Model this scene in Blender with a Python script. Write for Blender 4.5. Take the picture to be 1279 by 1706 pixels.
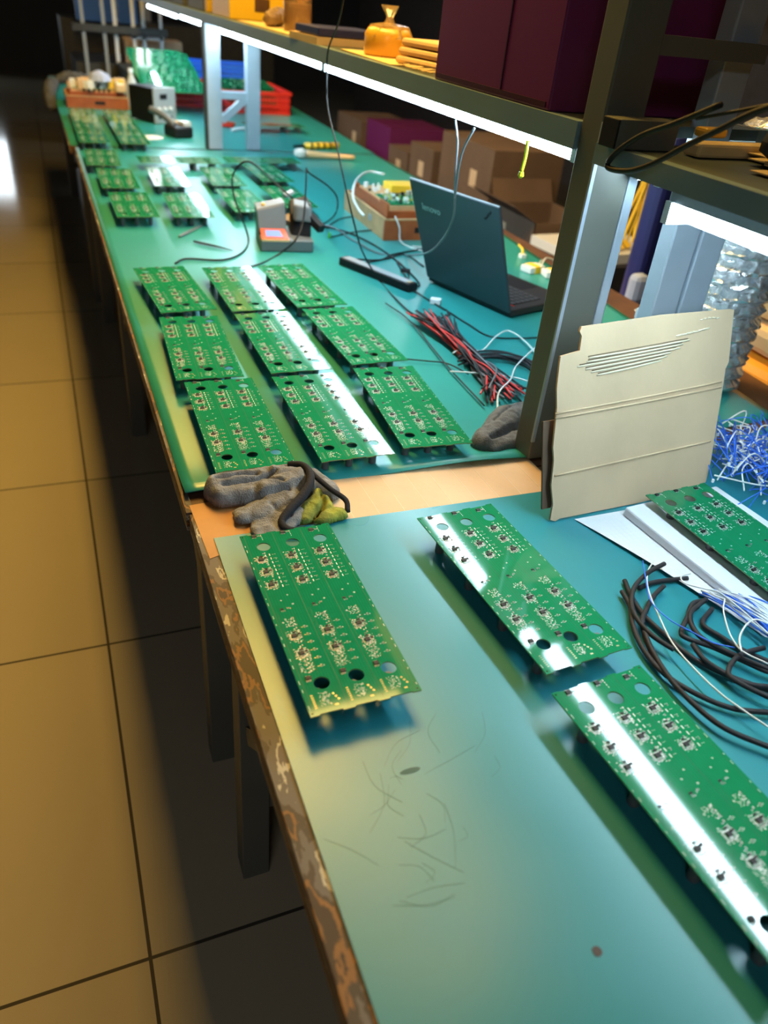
import bpy, bmesh, math, random
from mathutils import Vector, Matrix, noise
R=math.radians
for o in list(bpy.data.objects): bpy.data.objects.remove(o)
SC=bpy.context.scene; COL=SC.collection
# ---------------------------------------------------------------- camera
CAM=Vector((0,0,1.41))
cd=bpy.data.cameras.new('camera'); cam=bpy.data.objects.new('camera',cd); COL.objects.link(cam); SC.camera=cam
rt=Vector((0.92675847,-0.36526618,0.08774596)); dn=Vector((-0.13884456,-0.55009791,-0.82347706)); fw=Vector((0.34905719,0.75098129,-0.56052312))
mw=Matrix((( rt.x,-dn.x,-fw.x,0),(rt.y,-dn.y,-fw.y,0),(rt.z,-dn.z,-fw.z,1.41),(0,0,0,1)))
cam.matrix_world=mw
cd.sensor_fit='VERTICAL'; cd.sensor_height=36; cd.lens=1259.55/1706*36; cd.clip_start=.02; cd.clip_end=60
cd.dof.use_dof=True; cd.dof.focus_distance=1.15; cd.dof.aperture_fstop=3.4
# ---------------------------------------------------------------- exposure, world
vs=SC.view_settings; vs.view_transform='Standard'; vs.look='None'; vs.gamma=1; vs.use_curve_mapping=False; vs.exposure=0.2
w=bpy.data.worlds.new('world'); SC.world=w; w.use_nodes=True
w.node_tree.nodes['Background'].inputs[0].default_value=(.55,.68,1,1); w.node_tree.nodes['Background'].inputs[1].default_value=.035
LED_E=58.0; WARM_W=42.0; WARM_C=(1,.56,.09); COOL_W=22.0
def area(name,loc,sx,sy,power,color,rot=(0,0,0)):
    l=bpy.data.lights.new(name,'AREA'); l.shape='RECTANGLE'; l.size=sx; l.size_y=sy; l.energy=power; l.color=color
    o=bpy.data.objects.new(name,l); o.location=loc; o.rotation_euler=rot; COL.objects.link(o); return o
# the warm ceiling battens hang over the bench row; each one's light sits just under its diffuser
WARM=[(.97,1.62,2.9,.46,.36),(.48,2.3,2.9,.34,1.15),(.50,4.3,2.9,.34,.8)]   # x, y, z, width, strength
for p in WARM: area('warm_batten_light',(p[0],p[1],p[2]-.03),p[3],1.2,WARM_W*p[4],WARM_C)
area('aisle_fill',(-1.2,-1.9,2.95),1.2,.6,20,(.97,.95,.95))  # added fill from behind the camera, lifts dark floor and post fronts
# added cool fill to brighten the far bay, no fixture stands for it
area('far_bay_fill',(3.6,7.3,2.95),.3,1.2,COOL_W,(.8,.9,1))
area('rear_bay_fill',(2.6,3.2,2.95),.3,1.2,5,(.8,.9,1))  # added weak fill for the boxes in the right aisle, no fixture modelled
# ---------------------------------------------------------------- materials
def mat(name,col,rough=.5,metal=0,spec=.5,bump=0,bscale=200,var=0,vscale=20,emit=None,es=0,alpha=1,trans=0,coat=0,col2=None):
    m=bpy.data.materials.new(name); m.use_nodes=True; nt=m.node_tree; b=nt.nodes['Principled BSDF']
    b.inputs['Base Color'].default_value=(*col,1); b.inputs['Roughness'].default_value=rough; b.inputs['Metallic'].default_value=metal
    b.inputs['Specular IOR Level'].default_value=spec; b.inputs['Alpha'].default_value=alpha; b.inputs['Transmission Weight'].default_value=trans
    b.inputs['Coat Weight'].default_value=coat; b.inputs['Coat Roughness'].default_value=.08
    if emit: b.inputs['Emission Color'].default_value=(*emit,1); b.inputs['Emission Strength'].default_value=es
    tc=nt.nodes.new('ShaderNodeTexCoord')
    if var or col2:
        n=nt.nodes.new('ShaderNodeTexNoise'); n.inputs['Scale'].default_value=vscale; n.inputs['Detail'].default_value=6
        nt.links.new(tc.outputs['Object'],n.inputs['Vector'])
        r=nt.nodes.new('ShaderNodeValToRGB'); r.color_ramp.elements[0].position=.3; r.color_ramp.elements[1].position=.7
        c2=col2 or tuple(min(1,c*(1+var)) for c in col); c1=col if col2 else tuple(c*(1-var) for c in col)
        r.color_ramp.elements[0].color=(*c1,1); r.color_ramp.elements[1].color=(*c2,1)
        nt.links.new(n.outputs['Fac'],r.inputs[0]); nt.links.new(r.outputs[0],b.inputs['Base Color'])
    if bump:
        n=nt.nodes.new('ShaderNodeTexNoise'); n.inputs['Scale'].default_value=bscale; n.inputs['Detail'].default_value=4
        nt.links.new(tc.outputs['Object'],n.inputs['Vector'])
        bp=nt.nodes.new('ShaderNodeBump'); bp.inputs['Strength'].default_value=bump; bp.inputs['Distance'].default_value=.002
        nt.links.new(n.outputs['Fac'],bp.inputs['Height']); nt.links.new(bp.outputs[0],b.inputs['Normal'])
    return m
def N(m,t): return m.node_tree.nodes.new(t)
M={}
def emis(name,col,s): M[name]=mat(name,(.8,.8,.8),emit=col,es=s)
emis('led',(.64,.87,1),LED_E); emis('warm_diffuser',(1,.72,.3),6); emis('cool_diffuser',(.85,.93,1),5)
M['mat']=mat('green_esd_mat',(.026,.27,.262),rough=.30,spec=.5,var=.06,vscale=3,bump=.05,bscale=60)
M['mat_under']=mat('mat_underside',(.03,.03,.03),rough=.8)
# scratches and grime on the near mat
def mat_scratched():
    m=mat('green_esd_mat_worn',(.02,.225,.275),rough=.3); nt=m.node_tree; b=nt.nodes['Principled BSDF']
    tc=N(m,'ShaderNodeTexCoord'); mp=N(m,'ShaderNodeMapping'); mp.inputs['Rotation'].default_value=(0,0,.5); nt.links.new(tc.outputs['Object'],mp.inputs['Vector'])
    n=N(m,'ShaderNodeTexNoise'); n.inputs['Scale'].default_value=5; n.inputs['Detail'].default_value=2; nt.links.new(tc.outputs['Object'],n.inputs['Vector'])
    r=N(m,'ShaderNodeMapRange'); r.inputs[1].default_value=.1; r.inputs[2].default_value=.9; r.inputs[3].default_value=.24; r.inputs[4].default_value=.38
    nt.links.new(n.outputs['Fac'],r.inputs[0]); nt.links.new(r.outputs[0],b.inputs['Roughness'])
    mx=N(m,'ShaderNodeMix'); mx.data_type='RGBA'; mx.inputs[6].default_value=(.020,.215,.265,1); mx.inputs[7].default_value=(.024,.235,.285,1)
    nt.links.new(n.outputs['Fac'],mx.inputs[0]); nt.links.new(mx.outputs[2],b.inputs['Base Color'])
    return m
M['mat_worn']=mat_scratched()
M['scratch']=mat('scratch_mark',(.02,.10,.09),rough=.6); M['grime']=mat('grime_spot',(.06,.05,.05),rough=.7)
# circuit board lacquer: dark tracks under glossy green
def mat_pcb(name,base,light):
    m=mat(name,base,rough=.06,spec=.55); nt=m.node_tree; b=nt.nodes['Principled BSDF']
    tc=N(m,'ShaderNodeTexCoord')
    def wave(rot,sc,dist):
        mp=N(m,'ShaderNodeMapping'); mp.inputs['Rotation'].default_value=(0,0,rot); nt.links.new(tc.outputs['Object'],mp.inputs['Vector'])
        wv=N(m,'ShaderNodeTexWave'); wv.inputs['Scale'].default_value=sc; wv.inputs['Distortion'].default_value=dist; wv.inputs['Detail'].default_value=1; nt.links.new(mp.outputs[0],wv.inputs['Vector']); return wv
    a=wave(0,90,.6); vo=N(m,'ShaderNodeTexVoronoi'); vo.distance='MANHATTAN'; vo.inputs['Scale'].default_value=70; nt.links.new(tc.outputs['Object'],vo.inputs['Vector'])
    ml=N(m,'ShaderNodeMath'); ml.operation='MULTIPLY'; nt.links.new(a.outputs['Fac'],ml.inputs[0]); nt.links.new(vo.outputs['Distance'],ml.inputs[1])
    mx=N(m,'ShaderNodeMix'); mx.data_type='RGBA'; mx.inputs[6].default_value=(*base,1); mx.inputs[7].default_value=(*light,1)
    nt.links.new(ml.outputs[0],mx.inputs[0]); nt.links.new(mx.outputs[2],b.inputs['Base Color'])
    return m
M['pcb']=mat_pcb('green_solder_mask',(.008,.185,.078),(.010,.21,.092))
M['pcb_edge']=mat('pcb_edge',(.16,.22,.08),rough=.6); M['pcb_groove']=mat('pcb_groove',(.004,.06,.03),rough=.5)
M['silk']=mat('silkscreen_ink',(.80,.84,.80),rough=.5); M['tin']=mat('tinned_pad',(.60,.61,.58),rough=.3,metal=.25)
M['gold']=mat('gold_pad',(.55,.45,.25),rough=.3,metal=1); M['ic']=mat('black_epoxy',(.010,.010,.011),rough=.55,spec=.3)
M['capbrown']=mat('ceramic_brown',(.25,.17,.1),rough=.4); M['sleeve']=mat('capacitor_sleeve',(.10,.11,.12),rough=.4); M['capend']=mat('capacitor_end',(.6,.6,.6),rough=.3,metal=1)
M['rail']=mat('grey_green_rail_paint',(.16,.24,.29),rough=.4,var=.08,vscale=6)
M['alu']=mat('brushed_aluminium',(.42,.49,.57),rough=.4,metal=.35,bump=.08,bscale=90,var=.08,vscale=8)
M['olive']=mat('olive_painted_steel',(.115,.12,.10),rough=.5,var=.08,vscale=6)
M['darksteel']=mat('dark_steel',(.045,.045,.04),rough=.5,metal=.3,var=.15)
M['shelf']=mat('shelf_board',(.055,.07,.06),rough=.5,var=.2,vscale=9)
M['wood']=mat('bench_plywood',(.12,.055,.025),rough=.6,col2=(.07,.03,.015),vscale=14)
M['patch']=mat('orange_plywood',(.42,.19,.06),rough=.5,var=.15,vscale=14); M['wood_red']=mat('reddish_wood',(.42,.11,.03),rough=.4,col2=(.30,.07,.02),vscale=18)
M['wood_pale']=mat('pale_plywood',(.55,.34,.16),rough=.5,var=.15)
M['card']=mat('corrugated_cardboard',(.60,.44,.28),rough=.8,var=.06,vscale=12,bump=.15,bscale=60)
M['card_dark']=mat('brown_cardboard',(.13,.08,.05),rough=.85,var=.12,vscale=6)
M['card_torn']=mat('torn_cardboard',(.72,.64,.48),rough=.9); M['card_flute']=mat('flute_shadow',(.25,.19,.12),rough=.9)
M['black']=mat('black_plastic',(.012,.012,.014),rough=.5,spec=.25); M['rubber']=mat('black_rubber',(.022,.022,.026),rough=.6,spec=.3)
M['lap']=mat('laptop_lid_coating',(.028,.042,.055),rough=.42,bump=.03,bscale=400); M['lap2']=mat('laptop_deck',(.02,.018,.02),rough=.5)
M['logo']=mat('silver_logo',(.35,.42,.45),rough=.3,metal=.6); M['key']=mat('keycap',(.05,.05,.055),rough=.4)
M['grey']=mat('grey_plastic',(.12,.14,.155),rough=.45); M['lgrey']=mat('light_grey_plastic',(.33,.36,.38),rough=.4)
M['orange']=mat('orange_red_plastic',(.6,.07,.02),rough=.5); M['obag']=mat('orange_bag_fabric',(.9,.36,.02),rough=.6,bump=.3,bscale=30); M['lcd']=mat('lcd_screen',(.15,.25,.6),rough=.2,emit=(.25,.4,.9),es=.15)
M['white']=mat('white_plastic',(.75,.78,.8),rough=.4); M['foam']=mat('white_foam',(.74,.77,.84),rough=.7,bump=.1,bscale=150)
M['yellow']=mat('yellow_plastic',(.85,.55,.03),rough=.4); M['neon']=mat('neon_yellow',(.8,.85,.02),rough=.4)
M['red']=mat('red_plastic',(.75,.03,.015),rough=.35); M['blue']=mat('blue_plastic',(.03,.19,.9),rough=.45); M['navy']=mat('navy_blue',(.012,.02,.14),rough=.5)
M['wred']=mat('red_wire_sleeve',(.65,.03,.03),rough=.4); M['wblue']=mat('blue_wire_sleeve',(.03,.16,.75),rough=.4); M['wwhite']=mat('white_wire_sleeve',(.72,.76,.74),rough=.45); M['wgrey']=mat('grey_cable_sleeve',(.16,.18,.2),rough=.45); M['wgreen']=mat('green_tip',(.1,.6,.1),rough=.4)
M['knit']=mat('grey_knit',(.20,.205,.21),rough=.95,bump=.9,bscale=420,var=.25,vscale=60); M['knit_dark']=mat('dark_grey_knit',(.12,.13,.135),rough=.95,bump=.9,bscale=420,var=.25,vscale=60); M['midgrey']=mat('mid_grey_plastic',(.15,.16,.17),rough=.5); M['knit_y']=mat('yellow_green_lining',(.34,.36,.05),rough=.95,bump=.6,bscale=300,col2=(.12,.14,.03),vscale=40)
M['trim']=mat('black_glove_trim',(.012,.013,.02),rough=.9,bump=.5,bscale=300)
M['maroon']=mat('maroon_cabinet_paint',(.15,.02,.105),rough=.35); M['maroon2']=mat('maroon_edge',(.05,.006,.02),rough=.4)
M['foil']=mat('crinkled_foil',(.95,.96,.98),rough=.22,metal=.8,bump=1.0,bscale=90)
M['bottle']=mat('clear_bottle',(.85,.92,.95),rough=.08,trans=.45,alpha=1); M['milk']=mat('milky_bottle',(.62,.68,.68),rough=.35,trans=.3)
M['glass']=mat('jar_glass',(.6,.4,.25),rough=.05,trans=.7); M['paper']=mat('yellow_paper',(.75,.55,.25),rough=.8,var=.1); M['tan']=mat('tan_foam_pad',(.70,.48,.25),rough=.7)
M['tape']=mat('amber_tape',(.72,.42,.05),rough=.3); M['film']=mat('clear_film',(.8,.75,.6),rough=.12,trans=.8)
M['dark']=mat('dark_cloth',(.012,.012,.02),rough=.9,var=.3); M['dgrey']=mat('dark_grey_cloth',(.07,.075,.08),rough=.9,var=.4,vscale=14)
M['wall']=mat('dim_wall_paint',(.05,.055,.065),rough=.8,var=.1,vscale=2); M['ceil']=mat('ceiling_paint',(.10,.10,.10),rough=.9)
M['brush']=mat('bristle',(.75,.72,.65),rough=.9); M['handle']=mat('wooden_handle',(.75,.5,.25),rough=.45)
M['gblue']=mat('pale_blue_fabric',(.35,.42,.6),rough=.8)
def mat_bubble():
    m=mat('bubble_sheet',(.70,.73,.76),rough=.45); nt=m.node_tree; tc=N(m,'ShaderNodeTexCoord'); v=N(m,'ShaderNodeTexVoronoi'); v.inputs['Scale'].default_value=110; v.inputs['Randomness'].default_value=.1
    nt.links.new(tc.outputs['Object'],v.inputs['Vector']); bp=N(m,'ShaderNodeBump'); bp.inputs['Strength'].default_value=.5; bp.inputs['Distance'].default_value=.002; bp.invert=True
    nt.links.new(v.outputs['Distance'],bp.inputs['Height']); nt.links.new(bp.outputs[0],nt.nodes['Principled BSDF'].inputs['Normal']); return m
M['bubble']=mat_bubble()
def mat_floor():
    m=mat('glazed_floor_tile',(.30,.29,.27),rough=.22,spec=.5); nt=m.node_tree; b=nt.nodes['Principled BSDF']
    tc=N(m,'ShaderNodeTexCoord'); mp=N(m,'ShaderNodeMapping'); mp.inputs['Location'].default_value=(.025,.092,0); nt.links.new(tc.outputs['Object'],mp.inputs['Vector'])
    br=N(m,'ShaderNodeTexBrick'); br.offset=0; br.inputs['Scale'].default_value=1; br.inputs['Brick Width'].default_value=.8; br.inputs['Row Height'].default_value=.8; br.inputs['Mortar Size'].default_value=.0035; br.inputs['Mortar Smooth'].default_value=.2
    br.inputs['Color1'].default_value=(.34,.30,.21,1); br.inputs['Color2'].default_value=(.31,.275,.195,1); br.inputs['Mortar'].default_value=(.05,.045,.035,1)
    nt.links.new(mp.outputs[0],br.inputs['Vector'])
    n=N(m,'ShaderNodeTexNoise'); n.inputs['Scale'].default_value=5; n.inputs['Detail'].default_value=6; nt.links.new(tc.outputs['Object'],n.inputs['Vector'])
    mx=N(m,'ShaderNodeMix'); mx.data_type='RGBA'; mx.blend_type='MULTIPLY'; mx.inputs[0].default_value=.5; nt.links.new(br.outputs['Color'],mx.inputs[6]); nt.links.new(n.outputs['Color'],mx.inputs[7])
    r=N(m,'ShaderNodeValToRGB'); r.color_ramp.elements[0].color=(.9,.9,.9,1); nt.links.new(n.outputs['Fac'],r.inputs[0]); nt.links.new(r.outputs[0],mx.inputs[7])
    nt.links.new(mx.outputs[2],b.inputs['Base Color'])
    rr=N(m,'ShaderNodeMapRange'); rr.inputs[3].default_value=.07; rr.inputs[4].default_value=.12; nt.links.new(n.outputs['Fac'],rr.inputs[0]); nt.links.new(rr.outputs[0],b.inputs['Roughness'])
    return m
M['floor']=mat_floor()
def mat_edge():
    m=mat('peeling_edge_paint',(.1,.08,.06),rough=.6); nt=m.node_tree; b=nt.nodes['Principled BSDF']; tc=N(m,'ShaderNodeTexCoord')
    n=N(m,'ShaderNodeTexNoise'); n.inputs['Scale'].default_value=45; n.inputs['Detail'].default_value=5; mp=N(m,'ShaderNodeMapping'); mp.inputs['Scale'].default_value=(1,.3,1.8); nt.links.new(tc.outputs['Object'],mp.inputs['Vector']); nt.links.new(mp.outputs[0],n.inputs['Vector'])
    r=N(m,'ShaderNodeValToRGB'); r.color_ramp.interpolation='CONSTANT'; e=r.color_ramp.elements
    e[0].color=(.035,.018,.01,1); e[0].position=0; e[1].position=.40; e[1].color=(.20,.09,.025,1)
    for p,c in ((.445,(.05,.035,.025)),(.50,(.115,.10,.085)),(.60,(.45,.42,.32)),(.64,(.12,.10,.085))): x=e.new(p); x.color=(*c,1)
    nt.links.new(n.outputs['Fac'],r.inputs[0]); nt.links.new(r.outputs[0],b.inputs['Base Color']); return m
M['edge']=mat_edge()
# ---------------------------------------------------------------- mesh building
class MB:
    def __init__(s): s.v=[]; s.f=[]; s.m=[]; s.mats=[]
    def mi(s,m):
        if m not in s.mats: s.mats.append(m)
        return s.mats.index(m)
    def add(s,vs,fs,m):
        b=len(s.v); s.v+= [tuple(v) for v in vs]; k=s.mi(m)
        for f in fs: s.f.append([i+b for i in f]); s.m.append(k)
    def box(s,a,b,m='grey',mtx=None):
        (x0,y0,z0),(x1,y1,z1)=a,b; vs=[Vector((x,y,z)) for z in (z0,z1) for y in (y0,y1) for x in (x0,x1)]
        if mtx: vs=[mtx@v for v in vs]
        s.add(vs,[(0,2,3,1),(4,5,7,6),(0,1,5,4),(2,6,7,3),(0,4,6,2),(1,3,7,5)],m); return s
    def hexa(s,p,m):  # 4 bottom, 4 top, ccw
        s.add(p,[(3,2,1,0),(4,5,6,7),(0,1,5,4),(1,2,6,5),(2,3,7,6),(3,0,4,7)],m); return s
    def prism(s,poly,z0,z1,m,ax='z',mtx=None):
        n=len(poly); 
        def P(p,z): return Vector((p[0],p[1],z)) if ax=='z' else (Vector((p[0],z,p[1])) if ax=='y' else Vector((z,p[0],p[1])))
        vs=[P(p,z0) for p in poly]+[P(p,z1) for p in poly]
        if mtx: vs=[mtx@v for v in vs]
        s.add(vs,[tuple(range(n))[::-1],tuple(range(n,2*n))]+[(i,(i+1)%n,n+(i+1)%n,n+i) for i in range(n)],m); return s
    def lathe(s,prof,m,c=(0,0,0),n=24,mtx=None,wob=0,rnd=None):
        vs=[];fs=[]
        for r_,z in prof:
            for i in range(n):
                a=2*math.pi*i/n; rr=r_*(1+(rnd.uniform(-wob,wob) if rnd else 0)); v=Vector((c[0]+rr*math.cos(a),c[1]+rr*math.sin(a),c[2]+z)); vs.append(mtx@v if mtx else v)
        for j in range(len(prof)-1):
            for i in range(n): fs.append((j*n+i,j*n+(i+1)%n,(j+1)*n+(i+1)%n,(j+1)*n+i))
        fs.append(tuple(range(n))[::-1]); fs.append(tuple(range((len(prof)-1)*n,len(prof)*n))); s.add(vs,fs,m); return s
    def tube(s,pts,r,m,n=8,sub=6,smooth=True,rs=None):
        P=[Vector(p) for p in pts]
        if smooth and len(P)>2:
            Q=[]; E=[P[0]*2-P[1]]+P+[P[-1]*2-P[-2]]
            for i in range(1,len(E)-2):
                for k in range(sub):
                    t=k/sub; a,b,c,d=E[i-1:i+3]
                    Q.append(.5*((2*b)+(c-a)*t+(2*a-5*b+4*c-d)*t*t+(3*b-a-3*c+d)*t**3))
            Q.append(P[-1]); P=Q
        vs=[];fs=[]; up=Vector((0,0,1))
        for i,p in enumerate(P):
            t=(P[min(i+1,len(P)-1)]-P[max(i-1,0)])
            if t.length<1e-9: t=Vector((1,0,0))
            t.normalize(); u=up if abs(t.z)<.95 else Vector((1,0,0))
            x=t.cross(u).normalized(); y=x.cross(t)
            rr=r if rs is None else rs(i/(len(P)-1))
            for k in range(n):
                a=2*math.pi*k/n; vs.append(p+x*rr*math.cos(a)+y*rr*math.sin(a))
        for i in range(len(P)-1):
            for k in range(n): fs.append((i*n+k,i*n+(k+1)%n,(i+1)*n+(k+1)%n,(i+1)*n+k))
        fs.append(tuple(range(n))[::-1]); fs.append(tuple(range((len(P)-1)*n,len(P)*n))); s.add(vs,fs,m); return s
    def bar(s,a,b,w_,m,up=(0,0,1),h=None):
        a=Vector(a);b=Vector(b);t=(b-a).normalized();u=Vector(up);x=t.cross(u).normalized();y=x.cross(t);h=h or w_;x*=w_/2;y*=h/2
        s.hexa([a-x-y,a+x-y,b+x-y,b-x-y,a-x+y,a+x+y,b+x+y,b-x+y],m); return s
    def build(s,name,parent=None,loc=None,rz=0,bevel=0,smooth=False,**tags):
        me=bpy.data.meshes.new(name); me.from_pydata(s.v,[],s.f)
        for m in s.mats: me.materials.append(M[m])
        me.polygons.foreach_set('material_index',s.m); me.validate(); bm=bmesh.new(); bm.from_mesh(me); bmesh.ops.recalc_face_normals(bm,faces=bm.faces); bm.to_mesh(me); bm.free()
        if smooth:
            for p in me.polygons: p.use_smooth=True
        o=bpy.data.objects.new(name,me); COL.objects.link(o); o.parent=parent
        if loc: o.location=loc
        o.rotation_euler.z=rz
        if bevel:
            b=o.modifiers.new('bevel','BEVEL'); b.width=bevel; b.segments=2; b.limit_method='ANGLE'
        for k,v in tags.items(): o[k]=v
        return o
def thing(name,label,cat,loc=(0,0,0),rz=0,group=None):
    o=bpy.data.objects.new(name,None); o.empty_display_size=.05; COL.objects.link(o); o.location=loc; o.rotation_euler.z=rz; o['label']=label; o['category']=cat
    if group: o['group']=group
    return o
def struct(o): o['kind']='structure'; return o
def BX(a,b,m): return MB().box(a,b,m)
def copy_thing(root,loc,rz,label=None,group=None):
    r=root.copy(); COL.objects.link(r); r.location=loc; r.rotation_euler=(0,0,rz)
    if label: r['label']=label
    if group: r['group']=group
    for ch in list(root.children):
        c=ch.copy(); COL.objects.link(c); c.parent=r
        for g in list(ch.children): d=g.copy(); COL.objects.link(d); d.parent=c
    return r
def text_mesh(name,s,size,depth,m,parent,mtx):
    cu=bpy.data.curves.new(name,'FONT'); cu.body=s; cu.size=size; cu.extrude=depth; to=bpy.data.objects.new(name+'_tmp',cu); COL.objects.link(to)
    bpy.context.view_layer.update(); me=bpy.data.meshes.new_from_object(to.evaluated_get(bpy.context.evaluated_depsgraph_get())); bpy.data.objects.remove(to)
    me.materials.clear(); me.materials.append(M[m]); me.transform(mtx); o=bpy.data.objects.new(name,me); COL.objects.link(o); o.parent=parent; return o
TUBES=[[(0.68,0.63,0.756),(0.668,0.599,0.756),(0.66,0.56,0.756),(0.663,0.52,0.756),(0.669,0.478,0.756),(0.69,0.44,0.756),(0.725,0.402,0.756),(0.748,0.382,0.756)],[(0.658,0.608,0.759),(0.65,0.579,0.759),(0.631,0.548,0.759),(0.615,0.506,0.759),(0.612,0.464,0.759),(0.626,0.427,0.759),(0.654,0.392,0.759),(0.694,0.372,0.759),(0.734,0.357,0.759)],[(0.634,0.528,0.762),(0.621,0.495,0.762),(0.612,0.452,0.762),(0.612,0.412,0.762),(0.622,0.369,0.762),(0.652,0.332,0.762),(0.679,0.307,0.762)],[(0.754,0.638,0.765),(0.719,0.628,0.765),(0.681,0.609,0.765),(0.657,0.587,0.765),(0.642,0.564,0.765),(0.636,0.54,0.765),(0.637,0.514,0.765),(0.647,0.487,0.765)],[(0.689,0.61,0.756),(0.72,0.615,0.756),(0.752,0.612,0.756),(0.776,0.609,0.756)],[(0.725,0.601,0.759),(0.697,0.587,0.759),(0.669,0.567,0.759),(0.646,0.547,0.759),(0.627,0.512,0.759),(0.615,0.474,0.759)],[(0.757,0.556,0.762),(0.737,0.555,0.762),(0.711,0.535,0.762),(0.683,0.514,0.762),(0.681,0.502,0.762),(0.704,0.477,0.762),(0.727,0.443,0.762),(0.742,0.422,0.762),(0.767,0.403,0.762)],[(0.759,0.555,0.765),(0.738,0.547,0.765),(0.716,0.537,0.765),(0.701,0.515,0.765),(0.699,0.49,0.765),(0.715,0.461,0.765),(0.743,0.424,0.765),(0.77,0.407,0.765)],[(0.764,0.544,0.756),(0.729,0.523,0.756),(0.735,0.496,0.756),(0.745,0.468,0.756),(0.764,0.441,0.756),(0.79,0.422,0.756)],[(0.767,0.455,0.759),(0.739,0.455,0.759),(0.713,0.45,0.759),(0.687,0.433,0.759),(0.689,0.416,0.759),(0.708,0.386,0.759),(0.728,0.364,0.759)],[(0.681,0.49,0.762),(0.677,0.464,0.762),(0.685,0.438,0.762),(0.7,0.415,0.762),(0.723,0.402,0.762),(0.754,0.39,0.762)]]
white1=[(0.744,0.649,0.765),(0.714,0.626,0.765),(0.69,0.592,0.765),(0.668,0.54,0.765),(0.653,0.495,0.765),(0.65,0.446,0.765),(0.653,0.41,0.765),(0.658,0.39,0.765),(0.671,0.352,0.765),(0.683,0.324,0.765)]
blue1=[(0.721,0.648,0.77),(0.699,0.613,0.77),(0.674,0.57,0.77),(0.674,0.533,0.77),(0.687,0.504,0.77),(0.702,0.478,0.77),(0.723,0.463,0.77)]
loopA=[(0.766,0.599,0.775),(0.747,0.597,0.775),(0.742,0.583,0.775),(0.761,0.566,0.775),(0.777,0.552,0.775),(0.781,0.507,0.775),(0.781,0.449,0.775)]
loopB=[(0.774,0.539,0.775),(0.755,0.521,0.775),(0.733,0.488,0.775),(0.724,0.466,0.775),(0.723,0.449,0.775),(0.738,0.424,0.775)]
loopC=[(0.799,0.47,0.78),(0.79,0.479,0.78),(0.779,0.49,0.78),(0.758,0.485,0.78),(0.731,0.468,0.78),(0.715,0.448,0.78)]
bund0=[(0.777,0.562,0.77),(0.8,0.555,0.77),(0.742,0.523,0.77)]
bund1=[(0.813,0.49,0.77),(0.778,0.455,0.77)]
tangle=[(1.13,0.955,0.77),(0.938,0.727,0.77),(1.309,0.995,0.77),(1.021,0.706,0.77),(1.12,0.863,0.77)]
ironcord=[(0.29,2.157,0.754),(0.328,2.198,0.754),(0.424,2.18,0.754),(0.499,2.251,0.754),(0.547,2.382,0.754),(0.53,2.4,0.818),(0.515,2.42,0.865),(0.509,2.42,0.922),(0.529,2.4,0.966),(0.562,2.38,0.973),(0.624,2.35,0.924),(0.664,2.3,0.893)]
wand=[(0.702,2.3,0.978),(0.696,2.28,0.926),(0.679,2.24,0.85),(0.646,2.2,0.802),(0.598,2.22,0.754),(0.514,2.128,0.754),(0.441,2.101,0.754)]
wandb=[(0.702,2.3,0.978),(0.719,2.32,0.96),(0.782,2.33,0.923),(0.813,2.33,0.887),(0.805,2.32,0.844),(0.84,2.536,0.76),(0.791,2.495,0.765)]
hangA=[(0.816,2.544,0.754),(0.866,2.52,0.754),(0.884,2.36,0.754),(0.917,2.211,0.754),(0.996,2.187,0.754),(0.84,1.721,0.898),(0.83,1.626,0.955),(0.81,1.548,1.022),(0.79,1.513,1.078),(0.77,1.476,1.132),(0.76,1.448,1.177),(0.755,1.405,1.222)]
hangA2=[(0.76,1.498,1.223),(0.765,1.484,1.182),(0.77,1.487,1.125),(0.79,1.514,1.073)]
hangB=[(0.66,1.909,1.42),(0.67,1.973,1.354),(0.68,2.071,1.294),(0.69,2.107,1.235),(0.69,2.087,1.161),(0.69,2.002,1.087),(0.7,1.955,1.008),(0.74,1.962,0.894),(0.78,1.995,0.819),(0.821,1.964,0.754),(0.807,1.792,0.754),(0.809,1.693,0.754),(0.842,1.65,0.754),(0.9,1.672,0.754),(0.91,1.701,0.754)]
c1=[(0.789,2.166,0.754),(0.892,2.145,0.754),(0.955,2.195,0.754),(1.1,2.257,0.754)]
d1=[(0.79,2.179,0.754),(0.785,2.14,0.754),(0.841,2.123,0.754),(0.922,2.156,0.754),(0.998,2.192,0.754),(1.007,2.071,0.754)]
e1=[(0.817,2.547,0.754),(0.897,2.452,0.754),(0.939,2.267,0.754),(0.939,2.051,0.754),(0.907,1.957,0.754),(0.92,2.028,0.754),(0.945,2.128,0.754),(0.929,1.931,0.754),(0.902,1.889,0.754)]
e2=[(0.814,2.393,0.754),(0.916,2.451,0.754),(1.012,2.481,0.754)]
e3=[(0.846,2.519,0.754),(0.927,2.621,0.754),(0.989,2.656,0.754)]
f1=[(0.885,1.868,0.754),(0.897,1.772,0.754),(0.91,1.7,0.754),(0.923,1.604,0.754),(0.948,1.513,0.754),(1.078,1.493,0.754)]
g1=[(0.786,1.416,0.765),(0.824,1.44,0.765),(0.861,1.419,0.765),(0.933,1.488,0.765),(0.988,1.522,0.765),(0.997,1.461,0.765),(0.979,1.353,0.765)]
g2=[(0.733,1.113,0.775),(0.779,1.191,0.775),(0.836,1.244,0.775),(0.883,1.303,0.775),(0.952,1.364,0.775),(1.034,1.43,0.775)]
g3=[(0.735,1.325,0.765),(0.784,1.309,0.765),(0.856,1.276,0.765),(0.891,1.236,0.765)]
jigw1=[(0.868,2.242,0.86),(0.88,2.322,0.86),(0.925,2.498,0.86),(1.027,2.742,0.86),(1.126,2.885,0.86),(1.174,2.842,0.86)]
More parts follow.
